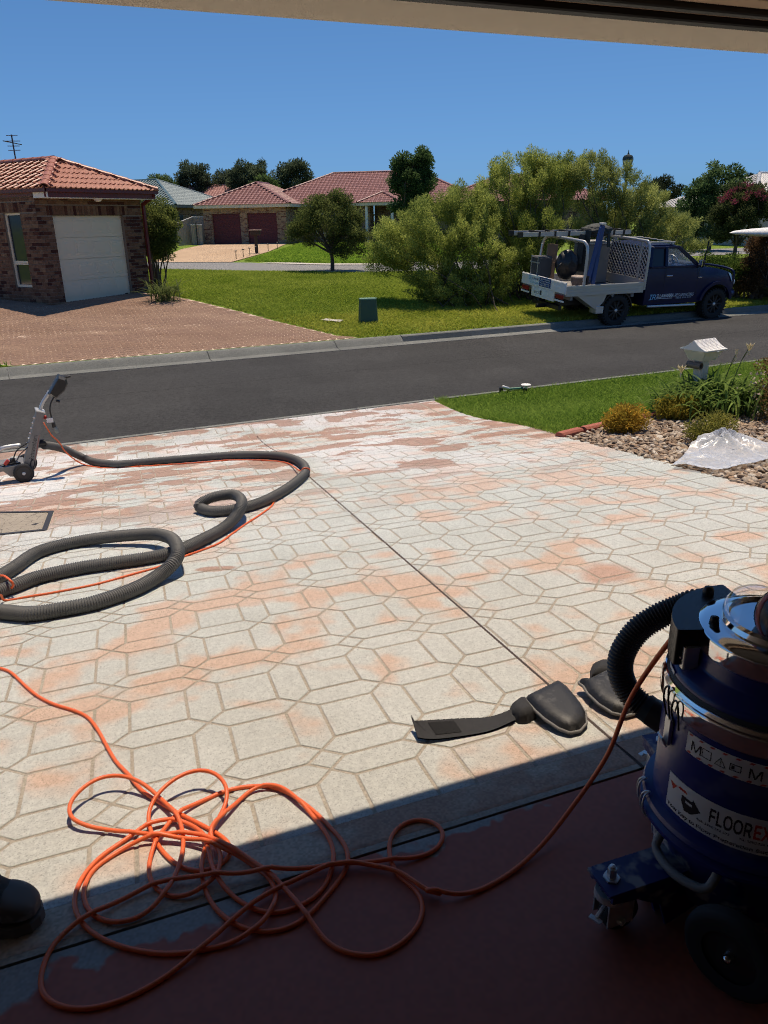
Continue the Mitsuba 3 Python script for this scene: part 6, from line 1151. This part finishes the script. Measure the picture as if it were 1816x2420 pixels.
# letterbox with a pagoda lid
LBX = frame((3.76, 8.95, float(gz(3.76, 8.95))), 61) @ np.diag([.79, .79, .88, 1]); LB = lambda m: moved(m, LBX)
LK2 = 'letterbox'; used.add(LK2); note(LK2, 'white letterbox with a patterned curved lid on a square post', 'letterbox')
LBM = mat('letterbox_cream', (.58, .55, .47), .55)
add(LK2 + '__post', LB(cat_(boxab((-.075, -.075, -.1), (.075, .075, .68), .004), boxab((-.079, -.05, -.1), (.079, .05, .678), .003))), LBM)
hx = trimesh.convex.convex_hull(np.array([(sx * a, sy * b_, z) for z, a, b_ in ((.68, .14, .13), (.80, .20, .185), (.83, .20, .185)) for sx in (-1, 1) for sy in (-1, 1)])); add(LK2 + '__box', LB(TM(hx.vertices, hx.faces)), LBM)
yv = np.linspace(-.23, .23, 25); zc = .835 + .115 * (1 - np.abs(yv) / .23) ** 1.6; prof = np.column_stack([yv, zc])
lidp = sg.Polygon(np.vstack([prof, [(.23, .82), (-.23, .82)]])); t = trimesh.creation.extrude_polygon(lidp, .46, engine='earcut'); v = t.vertices; lk = add(LK2 + '__lid', LB(TM(np.column_stack([v[:, 2] - .23, v[:, 0], v[:, 1]]), t.faces)), WHITE, 20)
def lat(x, y): return (x, y, .841 + .115 * (1 - abs(y) / .23) ** 1.6)
ms = []
for i in range(-5, 6):
    for s_ in (1, -1):
        pts = [(i * .088 + s_ * t_ * .11, -t_ * .22) for t_ in np.linspace(.02, .98, 9)]; pts = [p for p in pts if abs(p[0]) < .215]
        if len(pts) > 2: ms.append(tube([lat(*p) for p in pts], .0028, 5))
add(lk + '__raised_pattern', LB(cat_(ms)), WHITE, True); add(lk + '__rim', LB(boxab((-.235, -.236, .812), (.235, -.222, .834), .003)), LBM); add(lk + '__catch', LB(box(.045, .015, .016, (.02, -.238, .808), .004)), WHITE)
rg = lambda r0, r1, n=20: lathe([(r0, -.12), (r1, -.12), (r1, .12), (r0, .12), (r0, -.12)], n)
add(LK2 + '__paper_tube', LB(moved(rg(.036, .046), tr(-.125, .02, .615) @ rot([1, 0, 0], 90))), mat('tube_brown', (.16, .125, .10), .6), 40)
# clear plastic sheet crumpled over the pebbles
P_ = np.array([(2.36, 5.93), (2.60, 5.66), (3.05, 5.86), (3.40, 6.05), (3.46, 6.50), (3.22, 6.72), (2.95, 6.72), (2.72, 6.45)])
pm = sheet(P_, lambda x, y: gz(x, y), .02, 0); v = pm.vertices.copy(); g = np.random.default_rng(90)
inner_ = shapely.distance(sg.Polygon(P_).exterior, shapely.points(v[:, :2])) > .01; v[inner_, :2] += g.normal(0, .006, (inner_.sum(), 2))
dx, dy = v[:, 0] - 2.99, v[:, 1] - 6.44; rr_, th_ = np.hypot(dx, dy), np.arctan2(dy, dx)
pleat = np.abs(((th_ * 9 / (2 * np.pi) + .6 * meshkit.noise(np.column_stack([v[:, :2] * 4, rr_ * 0]), 2)) % 1) * 2 - 1)
pk = .19 * np.exp(-(rr_ / .25) ** 1.3)
v[:, 2] += .030 + pk * (.72 + .4 * pleat) + .045 * pleat * np.clip(rr_ / .3, 0, 1) * meshkit.noise(np.column_stack([v[:, :2] * 5, rr_ * 0]), 4) + g.uniform(0, .007, len(v))
scene['mat_plastic_film'] = {'type': 'blendbsdf', 'weight': .5, 'a': {'type': 'thindielectric'}, 'b': {'type': 'twosided', 'bsdf': {'type': 'principled', 'base_color': {'type': 'rgb', 'value': [.72, .75, .78]}, 'roughness': .22, 'specular': .8}}}
add('plastic_sheet', TM(v, pm.faces), 'mat_plastic_film', 45, 'crumpled clear plastic sheet lying over pebbles at the driveway edge', 'plastic sheet')
# lawn sprinkler
SK = 'sprinkler'; used.add(SK); note(SK, 'small green and white spike sprinkler lying on the lawn strip', 'sprinkler')
sx, sy = 2.03, 11.50; sz = float(gz(sx, sy)); SF = frame((sx, sy, sz), 82); SL = lambda m: moved(m, SF)
GRN = mat('sprinkler_green', (.06, .20, .14), .5)
add(SK + '__arm', SL(tube([(-.10, 0, .05), (.12, 0, .06)], .018, 10)), GRN, True); add(SK + '__head', SL(moved(lathe([(0, .012), (.07, .012), (.078, .004), (.07, 0), (.03, -.01), (.02, -.05), (0, -.05)], 24), tr(.17, 0, .10))), WHITE, 40)
add(SK + '__nozzle', SL(cat_(tube([(-.20, 0, .085), (-.10, 0, .06)], [.03, .024], 10))), GALV, True); add(SK + '__foot', SL(cat_(box(.05, .06, .09, (-.22, 0, .04), .01), box(.04, .04, .07, (-.11, 0, .03), .008), box(.06, .05, .06, (.16, 0, .025), .01))), BLACK)

# ------------------------------------------------------------------ small things across the street
PB = 'utility_pillar'; used.add(PB); note(PB, 'squat green tapered utility box standing on the far lawn', 'utility box')
px_, py_ = -.30, 18.95; pzz = float(zf_(px_, py_)); PF = frame((px_, py_, pzz), 80); PBG = mat('pillar_green', (.035, .085, .06), .5)
hx = trimesh.convex.convex_hull(np.array([(x * k, y * k, z) for z, k in ((-.1, 1), (.55, .86)) for x, y in ((-.21, -.13), (.21, -.13), (.25, .0), (.21, .14), (-.21, .14), (-.25, 0))]))
add(PB + '__body', moved(TM(hx.vertices, hx.faces), PF), PBG); add(PB + '__cap', moved(prism([(x * .88, y * .88) for x, y in ((-.21, -.13), (.21, -.13), (.25, .0), (.21, .14), (-.21, .14), (-.25, 0))], .545, .572), PF), mat('pillar_cap', (.16, .28, .21), .5))
PL = 'pit_lid'; used.add(PL); note(PL, 'small grey concrete pit lid flush with the far lawn', 'pit lid')
add(PL + '__lid', drape([(-1.45, 18.93), (-.98, 18.72), (-.90, 18.95), (-1.34, 19.12)], .055, .2), PALE); 
def lamp(name, label, x, y, z0, z1, s):
    k = thing(name, label, 'street lamp'); DG = mat('lamp_green', (.02, .035, .03), .5) if 'mat_lamp_green' not in scene else 'mat_lamp_green'
    add(k + '__post', tube([(x, y, z0), (x, y, z1 - .62 * s)], .05, 10), DG, True)
    o = tr(x, y, z1); add(k + '__roof', moved(lathe([(0, .0), (.012, -.02), (.02, -.10), (.035, -.12), (.05, -.17), (.16, -.20), (.20, -.27), (.215, -.36), (.19, -.37)], 6), o @ np.diag([s, s, s, 1])), DG)
    add(k + '__lantern', moved(lathe([(.19, -.372), (.11, -.68), (.05, -.70)], 6), o @ np.diag([s, s, s, 1])), mat('lantern_glass', (.5, .52, .5), .2) if 'mat_lantern_glass' not in scene else 'mat_lantern_glass')
    fr_ = [bar((.195 * math.cos(a), .195 * math.sin(a), -.37), (.112 * math.cos(a), .112 * math.sin(a), -.68), .02) for a in np.arange(6) * math.pi / 3]; add(k + '__frame', moved(cat_(*fr_, lathe([(.0, -.66), (.12, -.68), (.06, -.75), (.04, -.85)], 6)), o @ np.diag([s, s, s, 1])), DG)
lamp('street_lamp', 'dark heritage lantern lamp rising above the yellow green shrubs', 9.58, 32.0, -.2, 4.0, 1.0); lamp('street_lamp', 'dark heritage lantern lamp above the pink flowering tree', 22.95, 50.0, 0, 4.1, 1.35)
SP = thing('stake', 'thin dark leaning stake behind the truck bonnet', 'stake'); add(SP + '__pole', tube([(9.05, 22.5, -.7), (9.13, 22.5, .28), (9.21, 22.5, .95)], .02, 7), BLACK, True)
# car cut by the right edge, with a white kayak on its roof
CX = frame((11.45, 21.89, -.93), 68.8); CL = lambda m: moved(m, CX)
CR = 'parked_car'; used.add(CR); note(CR, 'dark four-wheel drive cut off by the right edge, seen from its rear', 'car')
DCAR = mat('car_dark', (.02, .022, .026), .3, clearcoat=.6)
add(CR + '__body', CL(ygo([(0, .5), (4.2, .5), (4.25, .9), (4.0, 1.05), (2.9, 1.12), (2.4, 1.75), (.15, 1.78), (.0, 1.15)], .05, 1.75)), DCAR); add(CR + '__bumper', CL(cat_(boxab((-.12, .0, .52), (.02, 1.8, .62), .02))), CHROME); add(CR + '__tow_bar', CL(boxab((-.05, .1, .40), (.1, 1.7, .51), .01)), BLACK)
add(CR + '__tail_light', CL(box(.03, .12, .35, (-.01, .14, .92), .01)), 'mat_red_lens'); add(CR + '__lamp_panel', CL(box(.05, .3, .22, (-.015, .35, .74), .01)), GALV)
for x in (.75, 3.4):
    for y in (.12, 1.66): add(CR + '__wheel', CL(moved(lathe([(0, -.11), (.25, -.11), (.36, -.10), (.38, 0), (.36, .10), (.25, .11), (0, .11)], 30), tr(x, y, .38) @ rot([1, 0, 0], 90))), TYRE, 40)
    add(CR + '__roof_bar', CL(tube([(x * .5 + .4, .15, 1.84), (x * .5 + .4, 1.65, 1.84)], .02, 8)), ALU, True)
KY = 'kayak'; used.add(KY); note(KY, 'white kayak tied upside down on the roof of the dark car', 'kayak')
u_ = np.linspace(0, 1, 30); kx = -1.80 + 4.8 * u_; kr = .38 * np.sin(np.pi * np.clip(u_, .0, 1)) ** .55 + .001
kv = np.vstack([np.column_stack([kx, .75 + kr * math.cos(t_), 2.02 + .06 * (2 * u_ - 1) ** 2 + kr * .5 * math.sin(t_) * (1.0 if math.sin(t_) > 0 else .45)]) for t_ in np.linspace(0, 2 * np.pi, 20, endpoint=False)]).reshape(20, 30, 3).transpose(1, 0, 2).reshape(-1, 3)
i, j = np.meshgrid(np.arange(29), np.arange(20), indexing='ij'); i, j = i.ravel(), j.ravel(); j2 = (j + 1) % 20
add(KY + '__hull', CL(TM(kv, np.vstack([np.stack([i * 20 + j, (i + 1) * 20 + j, (i + 1) * 20 + j2], 1), np.stack([i * 20 + j, (i + 1) * 20 + j2, i * 20 + j2], 1)]))), WHITE, True)
add(KY + '__strap', CL(cat_(*[bar((x, .36, 1.86), (x, .36, 2.1), .03) for x in (.78, 2.1)])), BLACK)
